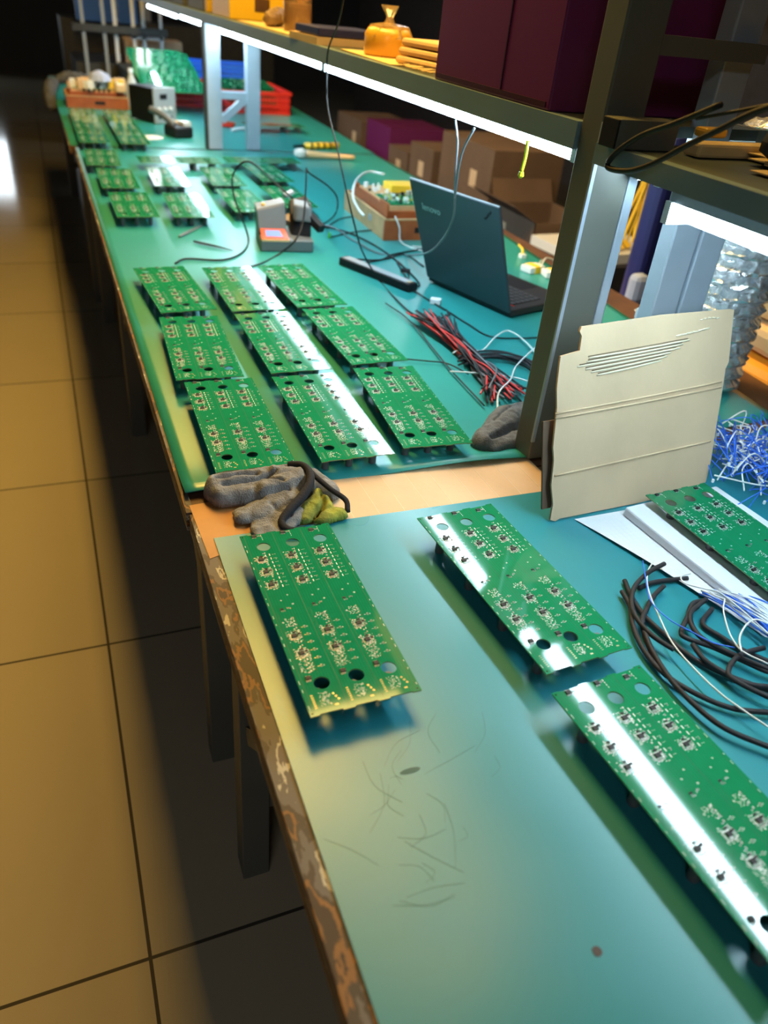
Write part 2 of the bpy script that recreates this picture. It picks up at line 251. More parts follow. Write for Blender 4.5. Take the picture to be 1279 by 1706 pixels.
jigw2=[(1.106,2.618,0.754),(1.076,2.446,0.754),(1.043,2.321,0.754),(1.06,2.231,0.754),(1.095,2.288,0.754),(1.022,2.292,0.754)]
hb0=[(0.77,1.652,0.758),(0.802,1.611,0.758),(0.855,1.586,0.758),(0.828,1.473,0.758)]
hb1=[(0.745,1.185,0.758),(0.773,1.191,0.758),(0.788,1.152,0.758),(0.853,1.213,0.758)]
k1=[(0.763,1.767,0.758),(0.776,1.633,0.758),(0.75,1.366,0.758),(0.74,1.174,0.758)]
k2=[(0.786,1.374,0.758),(0.83,1.396,0.758),(0.896,1.392,0.758),(0.933,1.348,0.758),(0.936,1.263,0.758)]
k3=[(0.661,1.424,0.758),(0.715,1.401,0.758),(0.756,1.379,0.758),(0.778,1.319,0.758)]
blackloop=[(0.7,0.74,1.345),(0.7,0.804,1.317),(0.7,0.857,1.296),(0.7,0.897,1.271),(0.7,0.913,1.252),(0.7,0.903,1.247),(0.7,0.863,1.253),(0.7,0.822,1.27),(0.7,0.778,1.296),(0.7,0.73,1.322),(0.7,0.694,1.342),(0.7,0.646,1.362)]
blackloop2=[(0.705,0.777,1.326),(0.705,0.725,1.34),(0.705,0.671,1.355)]
underwire=[(0.74,0.815,1.287),(0.74,0.777,1.286),(0.74,0.734,1.282),(0.74,0.707,1.284),(0.74,0.685,1.294)]
# ================================================================ the room
struct(BX((-4,-3,-.05),(6,14,0),'floor').build('floor'))
struct(BX((-4,-3,3.2),(6,14,3.3),'ceil').build('ceiling'))
struct(BX((-4.1,-3,0),(-4,14,3.2),'wall').build('wall_left')); struct(BX((6,-3,0),(6.1,14,3.2),'wall').build('wall_right')); struct(BX((-4,-3.1,0),(6,-3,3.2),'wall').build('wall_near'))
b=MB(); 
b.box((-4,14,0),(-1.7,14.1,3.2),'wall'); b.box((-.50,14,0),(6,14.1,3.2),'wall'); b.box((-1.7,14,0),(-.50,14.1,.9),'wall'); b.box((-1.7,14,1.75),(-.50,14.1,3.2),'wall')
struct(b.build('wall_far'))
wn=bpy.data.objects.new('window_1',None); COL.objects.link(wn); wn.location=(-1.1,14,.9); struct(wn)
M['daylight']=mat('daylight_pane',(.8,.8,.8),emit=(.82,.93,1),es=6)
BX((-.6,.04,0),(.6,.06,.85),'daylight').build('pane',wn)
fb=MB()
for x in (-.6,-.2,.2,.57): fb.box((x,-.01,0),(x+.03,.03,.85),'darksteel')
for z in (0,.2,.33,.5,.62,.82): fb.box((-.6,-.01,z),(.6,.03,z+.035),'darksteel')
fb.build('window_frame',wn)
for i,p in enumerate(WARM):
    h=p[3]/2; t=thing('ceiling_batten_lamp',['narrow warm ceiling lamp above the long shelf','wide warm ceiling lamp above the middle bench','wide warm ceiling lamp above the far bench'][i],'lamp',p[:3])
    BX((-h-.01,-.62,0),(h+.01,.62,.05),'white').build('housing',t); BX((-h,-.6,-.02),(h,.6,0),'warm_diffuser').build('diffuser',t)
    for y in (-.4,.4): MB().tube([(0,y,.05),(0,y,.3)],.004,'black',smooth=False).build('suspension_wire',t)
# ================================================================ the benches
def bench(label,y0,y1,x0=.128,x1=1.52,legs=()):
    t=thing('workbench',label,'workbench',(0,0,0))
    BX((x0+.006,y0,.722),(x1,y1,.748),'wood').build('bench_top',t)
    BX((x0-.004,y0,.716),(x0+(.026 if y1<1 else .008),y1,.7484),'edge').build('edge_strip',t,bevel=.001)
    BX((x0+.05,y0+.03,.62),(x0+.08,y1-.03,.715),'darksteel').build('apron',t)
    for y in legs:
        for x in (x0+.03,x1-.08): BX((x,y-.025,0),(x+.05,y+.025,.718),'olive').build('leg',t,bevel=.002)
        BX((x0+.07,y-.02,.20),(x1-.08,y+.02,.24),'olive').build('cross_rail',t)
        if y+.34<y1: MB().bar((x0+.055,y+.03,.42),(x0+.055,y+.32,.70),.03,'olive').build('brace',t)
        if y-.34>y0: MB().bar((x0+.055,y-.03,.42),(x0+.055,y-.32,.70),.03,'olive').build('brace',t)
    return t
bench('nearest green topped workbench with peeling grey paint along its left edge',-.6,.952,legs=(-.3,.82))
bench('long middle green topped workbench carrying the laptop and solder station',.957,3.895,x0=.124,legs=(1.1,2.6,3.75))
bench('far green topped workbench beyond the pair of pale posts',3.905,6.6,x0=.105,legs=(4.05,6.3))
BX((.62,.62,.02),(.9,.9,.42),'dark').build('storage_bin',loc=(-.3,-.05,0),label='dark storage bin under the near bench beside its leg',category='bin',bevel=.01)
# mats
def matobj(poly,label,m,z=.7485,t=.0022,hole=None):
    b=MB(); b.prism(poly,z,z+t,m); b.build('bench_mat',label=label,category='mat')
matobj([(.147,.882),(.146,-.55),(1.45,-.55),(1.40,1.0),(1.2,.955),(.745,.925),(.70,.875)],'worn teal rubber mat with scratches covering the nearest bench','mat_worn')
bm_=[(.1275,3.85),(.124,2.5),(.125,1.5),(.14,1.0)]
# second mat rises a little in a curl at its near edge
def mat2():
    nx,ny=60,90; vs=[];fs=[]
    for j in range(ny+1):
        v=j/ny; y_=.985+(3.885-.985)*v
        xr=1.36+(1.545-1.36)*min(1,v*1.3)
        for i in range(nx+1):
            u=i/nx; x=.126+(xr-.126)*u
            y=y_+(1-v)*(.02*math.cos(u*5)-.01+.03*u)
            z=.7508+.011*max(0,1-v*28)**2*(.5+.5*math.sin(u*17+1))*(1 if u<.62 else .3)
            vs.append((x,y,z))
    for j in range(ny):
        for i in range(nx): a=j*(nx+1)+i; fs.append((a,a+1,a+nx+2,a+nx+1))
    b=MB(); b.add(vs,fs,'mat'); o=b.build('bench_mat',smooth=True,label='glossy green rubber mat covering the long middle bench',category='mat')
    s=o.modifiers.new('thick','SOLIDIFY'); s.thickness=.002; s.offset=-1
mat2()
matobj([(.108,3.91),(1.55,3.91),(1.6,6.5),(.09,6.5)],'green rubber mat covering the far bench beyond the posts','mat')
# strip of cardboard in the gap between mats, orange board at its left end
b=MB(); b.box((.34,.86,.7482),(.728,1.012,.7502),'card')
for k in range(9): b.box((.36+k*.042,.862,.7502),(.3608+k*.042,1.01,.7505),'card_torn')
b.build('cardboard_strip',label='flat beige cardboard strip bridging the gap between the two front mats',category='cardboard')
MB().prism([(.128,.975),(.133,.838),(.2,.86),(.34,.9),(.339,.99)],.7482,.7492,'patch').build('plywood_patch',label='orange brown plywood patch under the crumpled glove at the bench edge',category='board')
# scratches and spots on the near mat
b=MB(); rnd=random.Random(4)
for k in range(24):
    x=.19+rnd.random()*.16; y=.30+rnd.random()*.16; a=rnd.uniform(-.9,.9)+(.4 if k%2 else 1.5); L=rnd.uniform(.01,.07); c=rnd.uniform(-.012,.012)
    b.tube([(x,y,.7508),(x+math.cos(a)*L/2-math.sin(a)*c,y+math.sin(a)*L/2+math.cos(a)*c,.7508),(x+math.cos(a)*L,y+math.sin(a)*L,.7508)],.00015,'scratch',n=4)
b.prism([(.262+.012*math.cos(t*.7),.432+.0035*math.sin(t*.7)) for t in range(9)],.7507,.75085,'scratch')
b.build('scratch_marks',label='fine dark scratches on the near mat in front of the leftmost near panel',category='scratches',kind='stuff')
MB().prism([(.344+.0045*math.cos(t*.785)*(1+.2*math.sin(t*3)),.2135+.0045*math.sin(t*.785)) for t in range(8)],.7507,.7512,'grime').build('grime_spot',label='small dark blob stuck on the near mat toward the front',category='spot')
# ================================================================ the shelf frame over the bench
t=thing('shelf_frame','long pale metal shelf frame standing on the middle and far benches','shelf',(0,0,0))
def post(x0,x1,y0,y1,z0,z1,m='alu',n='post'): return BX((x0,y0,z0),(x1,y1,z1),m).build(n,t,bevel=.003)
post(.720,.788,.97,1.02,.7535,2.3,'olive'); BX((.7185,.9675,.79),(.7255,.972,1.295),'alu').build('corner_glint',t,bevel=.001); post(.790,.808,.972,1.0,.7535,1.262)  # pale strip on the olive post imitates the LED highlight along its corner
post(.715,.780,3.90,3.95,.7512,1.255); BX((.706,3.90,.7512),(.7148,3.95,1.251),'darksteel').build('dark_edge',t); post(.897,.96,3.90,3.95,.7512,1.255)  # dark strip along the left side of the far post
post(.930,.984,1.0,1.035,.7535,2.3); post(.990,1.044,1.0,1.035,.7535,1.262)
BX((.78,3.905,.962),(.897,3.945,.992),'alu').build('brace',t); MB().bar((.782,3.925,.872),(.9,3.925,.968),.03,'alu').build('brace',t)
BX((.715,1.022,1.252),(.735,6.5,1.288),'rail').build('front_rail',t); BX((1.06,1.022,1.252),(1.08,6.5,1.288),'olive').build('back_rail',t)
BX((.735,1.022,1.272),(1.06,6.5,1.2875),'shelf').build('shelf_board',t)
BX((.79,.975,1.378),(.98,1.0,1.402),'olive').build('cross_bar',t)
t=thing('shelf_frame','nearest olive shelf section running out of frame at top right','shelf',(0,0,0))
BX((.713,-.4,1.243),(.733,.966,1.270),'rail').build('front_rail',t); BX((1.06,-.4,1.243),(1.08,.966,1.270),'olive').build('back_rail',t)
BX((.733,-.4,1.255),(1.06,.966,1.2695),'shelf').build('shelf_board',t)
for x in (.72,1.0): BX((x,-.38,.7512),(x+.06,-.33,1.243),'olive').build('post',t)
# LED tubes
def led(y0,y1,x,z0,z1,label,m=None,w_=.026,cap=.001):
    t=thing('led_tube_lamp',label,'lamp',(x,y0,z0),0,None); L=y1-y0
    b=MB(); n=10; 
    prof=[(-w_/2,.004),(-w_/2+.003,0.0),(w_/2-.003,0),(w_/2,.004),(w_/2,(z1-z0)),(-w_/2,z1-z0)]
    b.prism([(p[0],p[1]) for p in prof],.012,L-.012,'led',ax='y'); b.build('tube',t)
    BX((-w_/2-.002,0,-.001),(w_/2+.002,.012,z1-z0+.001),'white').build('end_cap',t); BX((-w_/2-cap-.001,L-.012,-cap),(w_/2+cap+.001,L,z1-z0+.001),'white').build('end_cap',t)
    BX((-w_/2-.003,0,z1-z0),(w_/2+.003,L,m or (z1-z0+.003)),'lgrey').build('housing',t)
led(1.09,2.385,.785,1.222,1.239,'nearest glowing tube on the front edge of the long shelf')
led(2.395,3.69,.785,1.222,1.239,'second glowing tube along the long shelf, short of the far post')
led(3.71,4.95,.790,1.220,1.237,'third glowing tube just behind the far pale post')
led(5.02,6.3,.79,1.214,1.231,'farthest glowing tube at the end of the long shelf')
led(.15,.872,.80,1.194,1.214,'bright short tube under the nearest shelf section, right of the posts',m=.050,w_=.024,cap=.008)  # far end cap enlarged to keep this tube's light off the front post
led(.90,.96,.80,1.226,1.243,'sliver of glowing tube tucked behind the front post under the rail')
# ================================================================ circuit panels
PW,PL=.128,.33
UX=[.005,.0455,.0855]    # left edge of each of the three columns
def board_geo(seed=1,th=.0016,H=.031,caps=True,detail=2):
    """returns dict name->MB in local coordinates, origin at the near-left corner on the table"""
    rnd=random.Random(seed); z0=H; z1=H+th; out={}
    holes=[(u*PW,v*PL) for u in (.20,.517,.825) for v in (.13,.905)]; hr=.0091
    outline=[(0,0),(.010,0),(.011,.0018),(.036,.0018),(.037,0),(.050,0),(.051,.0018),(.076,.0018),(.077,0),(.090,0),(.091,.0018),(.117,.0018),(.118,.0005),(.128,.0005),
      (.128,PL),(.118,PL),(.117,PL-.0018),(.091,PL-.0018),(.090,PL),(.077,PL),(.076,PL-.0018),(.051,PL-.0018),(.050,PL),(.037,PL),(.036,PL-.0018),(.011,PL-.0018),(.010,PL),(0,PL)]
    cu=bpy.data.curves.new('c','CURVE'); cu.dimensions='2D'; cu.fill_mode='BOTH'; cu.extrude=th/2
    def spl(pts):
        s=cu.splines.new('POLY'); s.points.add(len(pts)-1); s.use_cyclic_u=True
        for p,q in zip(s.points,pts): p.co=(q[0],q[1],0,1)
    spl(outline)
    for hx,hy in holes: spl([(hx+hr*math.cos(a*math.pi/12),hy+hr*math.sin(a*math.pi/12)) for a in range(24)])
    for y in (.004,.326): 
        for x in (.003,.124): spl([(x+.0012*math.cos(a*math.pi/4),y+.0012*math.sin(a*math.pi/4)) for a in range(8)])
    to=bpy.data.objects.new('t',cu); COL.objects.link(to); bpy.context.view_layer.update()
    me=bpy.data.meshes.new_from_object(to.evaluated_get(bpy.context.evaluated_depsgraph_get())); bpy.data.objects.remove(to)
    sub=MB(); zz=H+th/2
    vs=[(v.co.x,v.co.y,v.co.z+zz) for v in me.vertices]; top=[];side=[]
    for p in me.polygons: (side if abs(p.normal.z)<.5 else top).append(tuple(p.vertices))
    sub.add(vs,top,'pcb'); b0=len(sub.v); sub.add(vs,side,'pcb_edge'); bpy.data.meshes.remove(me)
    e=z1+.00006
    def quad(mb,x0,y0,x1,y1,m,z=e): mb.add([(x0,y0,z),(x1,y0,z),(x1,y1,z),(x0,y1,z)],[(0,1,2,3)],m)
    for gx in (.005,.0445,.0845,.124): quad(sub,gx-.0002,0.004,gx+.0002,PL-.002,'pcb_groove')
    # silkscreen, pads
    ics=[];trs=[];chips=MB()
    def chip(x,y,a=0,s=1,m='ic'):
        L,W,Hh=.0021*s,.0012*s,.0007; 
        mt=Matrix.Translation((x,y,z1))@Matrix.Rotation(a,4,'Z')
        chips.box((-L/2,-W/2,0),(-L/2+.0006*s,W/2,Hh),'tin',mt); chips.box((L/2-.0006*s,-W/2,0),(L/2,W/2,Hh),'tin',mt); chips.box((-L/2+.0006*s,-W/2,0),(L/2-.0006*s,W/2,Hh),m,mt)
    def ring(x,y,r=.0011,m='silk'):
        n=8; vs=[(x+rr*math.cos(2*math.pi*i/n),y+rr*math.sin(2*math.pi*i/n),e) for rr in (r,r*.6) for i in range(n)]; sub.add(vs,[(i,(i+1)%n,n+(i+1)%n,n+i) for i in range(n)],m)
    for c in range(3):
        ox=UX[c]
        def cluster(u,v,big=True):
            x=ox+u; y=v*PL; ics.append((x,y)); trs.append((x+.0015,y+.0062)); trs.append((x+.0062,y+.0022 if big else y))
            for k in range(5): chip(x-.0035+k*.0018,y-.0052-rnd.random()*.0006,math.pi/2,.8,'capbrown' if k%2 else 'ic')
            for k in range(4): chip(x+.0075+rnd.uniform(-.0008,.0008),y-.004+k*.0026,0,.85,rnd.choice(['ic','capbrown','silk']))
            for k in range(4): chip(x-.0062+rnd.uniform(-.0006,.0006),y-.003+k*.0024,rnd.choice([0,math.pi/2]),.8)
            for k in range(50):
                px=x+rnd.uniform(-.0085,.009); py=y+rnd.uniform(-.0095,.0095); s_=rnd.uniform(.0003,.0009); q_=rnd.uniform(.0002,.0005); quad(sub,px-s_,py-q_,px+s_,py+q_,rnd.choice(['silk','tin']))
            for (xa,ya,xb,yb) in ((-.0045,-.0062,.005,-.0058),(-.0045,.0038,.005,.0042),(-.005,-.006,-.0046,.004),(.005,-.006,.0054,.004)): quad(sub,x+xa,y+ya,x+xb,y+yb,'silk')
        for v in (.367,.278): cluster(.0125,v)
        for v in (.822,.742,.662): cluster(.0105,v)
        # small output stage beside the hole and input stage mid-column
        x=ox+.0085; y=.160*PL; ics.append((x,y)); 
        for k in range(3): chip(x-.003+k*.002,y-.0042,math.pi/2,.8)
        for (u,v) in ((.0125,.515),(.0135,.982)):
            x=ox+u; y=v*PL
            if v>.9 and c==2: y-=.004
            ics.append((x,y)) if v>.9 else trs.append((x-.002,y))
            for k in range(3): chip(x+.005+k*.0018,y+rnd.uniform(-.001,.001),math.pi/2,.8); chip(x-.003+k*.002,y-.0035,math.pi/2,.7)
        # dense via field below the second amplifier and below the hole
        for k in range(90):
            x=ox+.0045+rnd.random()*.016; y=(.185+rnd.random()*.075)*PL; s_=.00035; quad(sub,x-s_,y-s_,x+s_,y+s_,'silk' if k%2 else 'tin')
        for k in range(60):
            x=ox+.011+rnd.random()*.013; y=(.035+rnd.random()*.055)*PL; s_=.0003; quad(sub,x-s_,y-s_*1.6,x+s_,y+s_*1.6,'silk' if k%3 else 'tin')
        for k in range(40):
            x=ox+.008+rnd.random()*.013; y=(.42+rnd.random()*.045)*PL; s_=.0004; quad(sub,x-s_,y-s_,x+s_,y+s_,'silk')
        for k in range(7): quad(sub,ox+.003,(.03+k*.009)*PL,ox+.0058,(.03+k*.009)*PL+.0004,'gold')
        # the ladder of resistor pairs on the right of each column
        for k,v in enumerate((.405,.365,.325,.285,.245,.205)):
            x=ox+.0285; y=v*PL; chip(x,y+.0012,0,.8,'capbrown'); chip(x,y-.0012,0,.8); quad(sub,x-.0045,y-.0002,x-.0018,y+.0002,'gold' if c==0 else 'silk'); ring(x+.003,y,.0008)
        for k in range(9):
            v=.64+k*.025; y=v*PL; quad(sub,ox+.0233,y,ox+.0244,y+.0045,'silk'); 
            if k%2: chip(ox+.030,y,math.pi/2,.75)
            for q in range(3): quad(sub,ox+.0275+q*.0018,y+.002,ox+.0281+q*.0018,y+.0026,'silk')
        for k in range(4): quad(sub,ox+.023,(.95+k*.011)*PL,ox+.0236,(.95+k*.011)*PL+.002,'silk')
        for k in range(3): ring(ox+.028+k*.0018,(.075-k*.013)*PL,.0012,'gold')
        for k in range(2): ring(ox+.026+k*.002,.028*PL,.0010,'gold')
        ring(ox+.006,.445*PL,.0012); ring(ox+.0265,.535*PL,.0012); ring(ox+.0245,.59*PL,.001); ring(ox+.014,.565*PL,.001)
        # white outline round the long chain of transistors
        for k in range(16): chip(ox+.0195-.0003*k,(.46-.018*k)*PL,math.pi/2,.95,rnd.choice(['ic','silk','capbrown'])); chip(ox+.0165-.0003*k,(.455-.018*k)*PL,0,.85,rnd.choice(['ic','silk','silk']))
        for k in range(12): chip(ox+.0185-.0003*k,(.86-.019*k)*PL,math.pi/2,.95,rnd.choice(['ic','silk','capbrown'])); quad(sub,ox+.0155,(.86-.019*k)*PL,ox+.017,(.86-.019*k)*PL+.0007,'silk')
        for (xa,va,xb,vb) in ((.0035,.175,.0038,.50),(.0215,.175,.0218,.47)): quad(sub,ox+xa,va*PL,ox+xb,vb*PL,'pcb_groove')
    for k in range(26):
        y=.01+k*.0122
        if k%3!=1: quad(sub,.0018,y,.0023,y+rnd.uniform(.002,.006),'silk'); quad(sub,.1258,y,.1263,y+rnd.uniform(.002,.006),'silk')
    out['sub']=sub; out['chips']=chips; out['ics']=ics; out['trs']=trs; out['z']=z1
    cp=[]
    for u in (.07,.40,.73):
        for v in (.10,.34,.60,.86): cp.append((u*PW+.008,v*PL))
    out['caps']=cp; out['H']=H
    return out
G=board_geo()
def ic_mb(z):
    b=MB(); b.box((-.0031,-.0025,z+.0002),(.0031,.0025,z+.0018),'ic')
    for s in (-1,1):
        for k in range(4): x=-.0024+k*.00145; b.box((x,s*.0025 if s>0 else -.0038,z),(x+.0006,.0038 if s>0 else -.0025,z+.0006),'tin')
    return b
def tr_mb(z):
    b=MB(); b.box((-.0017,-.0011,z+.0001),(.0017,.0011,z+.0012),'ic'); b.box((-.0003,.0009,z),(.0003,.0016,z+.0003),'tin')
    for s in (-1,1): b.box((s*.0009-.0003,-.0016,z),(s*.0009+.0003,-.0009,z+.0003),'tin')
    return b
def cap_mb(H):
    b=MB(); b.lathe([(.0062,0.0),(.0066,.0008),(.0066,H-.001),(.0062,H)],'sleeve',n=14); b.lathe([(.005,-.0002),(.005,.0)],'capend',n=14); return b
def make_board(label,group,loc,rz,full=True,H=.031):
    t=thing('circuit_board_panel',label,'circuit board',loc,rz,group)
    g=G; dz=H-.031
    t.children
    if full=='simple':
        b=MB(); b.v=list(g['chips'].v); b.f=list(g['chips'].f); b.m=list(g['chips'].m); b.mats=list(g['chips'].mats)
        for x,y in g['ics']: i=ic_mb(g['z']); b.add([(v[0]+x,v[1]+y,v[2]) for v in i.v],[f for f in i.f],'ic')
    else: b=g['chips']
    s=g['sub'].build('substrate',t); s.location.z=dz
    c=b.build('surface_components',t,kind='stuff'); c.location.z=dz
    if full!='simple':
        i0=None
        for x,y in g['ics']:
            if i0 is None: i0=ic_mb(g['z']).build('integrated_circuit',t); o=i0
            else: o=i0.copy(); COL.objects.link(o)
            o.location=(x,y,dz)
        i0=None
        for x,y in g['trs']:
            if i0 is None: i0=tr_mb(g['z']).build('transistor',t); o=i0
            else: o=i0.copy(); COL.objects.link(o)
            o.location=(x,y,dz)
    i0=None; h=H-.0002
    for x,y in (g['caps'] if full!='simple' else [p for p in g['caps'] if p[1]<.12]):
        if i0 is None: i0=cap_mb(h).build('capacitor',t,smooth=False); o=i0
        else: o=i0.copy(); COL.objects.link(o)
        o.location=(x,y,0.0)
    return t
Z0=.7510
def place(proto,FL,NL,label,group,z=Z0):
    a=math.atan2(FL[1]-NL[1],FL[0]-NL[0])-math.pi/2
    return copy_thing(proto,(NL[0],NL[1],z),a,label,group)
full=make_board('green circuit panel with three round holes at each end, leftmost on the near mat',"large circuit panels on the nearest mat",(.175,.503,Z0),R(.2))
GN="large circuit panels on the nearest mat"
place(full,(.432,.812),(.452,.483),'green circuit panel in the middle of the near mat',GN)
place(full,(.442,.455),(.461,.127),'green circuit panel cut off by the right edge, nearest to the viewer',GN)
GM="three rows of circuit panels on the middle bench"
rows=['back','middle','front']; cols=['left','centre','right']
mid={(0,0):((.168,2.008),(.190,1.70)),(0,1):((.182,1.675),(.168,1.345)),(0,2):((.181,1.334),(.175,1.004)),
(1,0):((.339,2.013),(.348,1.689)),(1,1):((.349,1.673),(.350,1.343)),(1,2):((.347,1.326),(.344,.997)),
(2,0):((.489,2.016),(.506,1.696)),(2,1):((.513,1.684),(.522,1.354)),(2,2):((.519,1.340),(.493,1.010))}
desc={(0,0):'backmost panel of the left column in the nine panel block',(0,1):'middle panel of the left column in the nine panel block',(0,2):'front panel of the left column, partly under the crumpled glove',
(1,0):'backmost panel of the centre column in the nine panel block',(1,1):'centre panel of the nine panel block with a bright glare stripe',(1,2):'front panel of the centre column with a glare stripe down its right side',
(2,0):'backmost panel of the right column, nearest the solder station',(2,1):'middle panel of the right column, left of the wire bundle',(2,2):'front panel of the right column, beside the grey glove tip'}
for k,(a,b_) in mid.items(): place(full,a,b_,'green circuit '+desc[k],GM)
simple=make_board('green circuit panel, front left of the scattered group beyond the solder station','scattered circuit panels beyond the solder station',(.177,2.538,Z0),R(0),full='simple')
GS='scattered circuit panels beyond the solder station'
for FL,NL,l in [((.149,3.642),(.139,3.312),'green circuit panel at the far left corner of the middle bench'),((.168,3.261),(.165,2.931),'green circuit panel in the leftmost column between two others beyond the tweezers'),
 ((.354,3.300),(.347,2.97),'green circuit panel, second row of the second column beyond the tweezers'),((.355,2.866),(.346,2.535),'green circuit panel, nearest of the second column, with a glare stripe'),
 ((.565,3.32),(.556,2.99),'green circuit panel, second from the back in the third column beyond the station'),((.55,2.93),(.555,2.60),'green circuit panel just behind the solder station'),
 ((.755,3.395),(.765,3.065),'green circuit panel in the fourth column under the looping iron cord'),((.733,2.989),(.735,2.659),'green circuit panel half hidden behind the solder station, right side'),
 ((.345,3.385),(.675,3.395),'green circuit panel lying crosswise near the second post, left one'),((.70,3.42),(1.03,3.435),'green circuit panel lying crosswise near the wooden handled brush')]:
    place(simple,FL,NL,l,GS)
GF='circuit panels on the far bench'
k=0
for x,l in ((.141,'left'),(.312,'right')):
    for j,y in enumerate((3.79,4.13,4.47)):
        place(simple,(x+.002,y+.33),(x,y),f'green circuit panel in the {l} column on the far bench, '+['at its near end','in the middle','against the orange wooden box'][j],GF)
place(simple,(1.02,4.42),(1.35,4.44),'thin green circuit panel lying crosswise on the far bench near the yellow marker',GF)
dd=make_board('green circuit panel resting on white foam at the right edge, with dark smudges','circuit panel on foam',(.840,.448,.768),R(3.3),full=True,H=.016)
# ================================================================ foam, bubble sheet and wiring at the right
BX((.0,.0,0),(.205,.33,.016),'foam').build('foam_sheet',loc=(.812,.448,.7525),rz=R(4.5),bevel=.003,label='thick white foam sheet lying under the right hand circuit panel',category='foam')
def sheet():
    nx,ny=30,30; vs=[];fs=[]; A=Vector((.700,.788,0)); B=Vector((.86,.79,0)); C=Vector((.80,.48,0)); D=Vector((.97,.45,0))
    for j in range(ny+1):
        for i in range(nx+1):
            u=i/nx; v=j/ny; p=(A*(1-u)+B*u)*(1-v)+(C*(1-u)+D*u)*v
            z=.7518+.0015*math.sin(u*5)*v*0+.010*max(0,1-u*3.5)**2*v*(1-v)*2
            vs.append((p.x,p.y,z))
    for j in range(ny):
        for i in range(nx): a=j*(nx+1)+i; fs.append((a,a+1,a+nx+2,a+nx+1))
    b=MB(); b.add(vs,fs,'bubble'); b.build('bubble_sheet',smooth=True,label='translucent white textured packing sheet under the foam at right',category='packing sheet')
sheet()
TL=['black shrink tube with its cut end farthest left, sweeping down right','long black shrink tube running closest to the right panel','black shrink tube in the lowest arc on the near mat','black shrink tube curling from under the bubble sheet','short straight black shrink tube poking out from the bubble sheet','bent black shrink tube with an open end below the bubble sheet','black shrink tube in a sharp kinked bend at centre of the coil','black shrink tube arcing just inside the kinked one','short angled black shrink tube near the blue wires','black shrink tube lying across the coil on top','thin black shrink tube crossing behind the kinked one']
for i,p in enumerate(TUBES):
    q=[]
    for j,v in enumerate(p): q.append((v[0],v[1],v[2]+(.006 if i==9 else 0)))
    MB().tube(q,.0034,'rubber',n=10).build('shrink_tube',smooth=True,label=TL[i],category='shrink tube',group='black shrink tubes at the right')
def wire(pts,r,m,name,label,cat='wire',group=None,n=8):
    o=MB().tube(pts,r,m,n=n).build(name,smooth=True,label=label,category=cat)
    if group: o['group']=group
    return o
wire(white1,.0011,'wwhite','wire','thin white wire crossing the black tubes down to the lower right')
wire(blue1,.0009,'wblue','wire','thin blue wire lying over the black shrink tubes')
wire(loopA,.0011,'wwhite','wire','white wire loop emerging from under the bubble sheet')
wire(loopB,.0011,'wwhite','wire','white wire dropping steeply across the tube coil')
wire(loopC,.0012,'wwhite','wire','white wire arched in a small loop at the right edge')
def bundle(label,fn,n,loc=(0,0,0),name='wire_bundle'):
    t=thing(name,label,'wires',loc); rnd=random.Random(n)
    for k in range(n):
        pts,r,m,tip=fn(k,rnd); o=MB().tube(pts,r,m,n=6).build('wire',t,smooth=True)
        if tip: e=Vector(pts[0]); MB().lathe([(.0012,-.003),(.0024,-.002),(.0024,.003),(.0012,.004)],tip,c=e,n=8).build('connector',o)
    return t
def f1_(k,rnd):
    y=rnd.uniform(0,1); a=Vector((.765+.05*y,.575-.02*y,.757+rnd.random()*.012)); b_=Vector((.80+.05*rnd.random(),.38+.11*y,.757+rnd.random()*.014)); m=(a+b_)/2+Vector((rnd.uniform(-.01,.01),rnd.uniform(-.01,.01),.006))
    return [a,a*.6+m*.4+Vector((0,0,.003)),m,b_,b_+Vector((.03,-.1,0))],.001,('wblue','wwhite')[k%2],None
bundle('blue and white wires fanned out from under the white foam sheet',f1_,26)
def f2_(k,rnd):
    c=Vector((1.13+rnd.uniform(-.07,.07),.84+rnd.uniform(-.09,.07),.765)); a=rnd.uniform(0,6.28); L=rnd.uniform(.04,.12)
    p0=c+Vector((math.cos(a)*L,math.sin(a)*L*.9,rnd.uniform(.0,.055))); p3=c-Vector((math.cos(a+rnd.uniform(-.7,.7))*L,math.sin(a)*L*.9,-rnd.uniform(0,.04)))
    p1=c+(p0-c)*.5+Vector((rnd.uniform(-.03,.03),rnd.uniform(-.03,.03),rnd.uniform(.01,.05)))
    q=[p0,p1,c+Vector((0,0,rnd.uniform(0,.04))),p3]
    for p in q: p.y=max(p.y,.62); 
    for p in q:
        if p.x<1.02: p.y=min(p.y,.79)
    return q,(.0014 if k%3==0 else .001),('wwhite' if k%3==0 else 'wblue'),('white' if k%4==0 else None)
bundle('tangled heap of blue wires with white tips behind the foam at right',f2_,130)
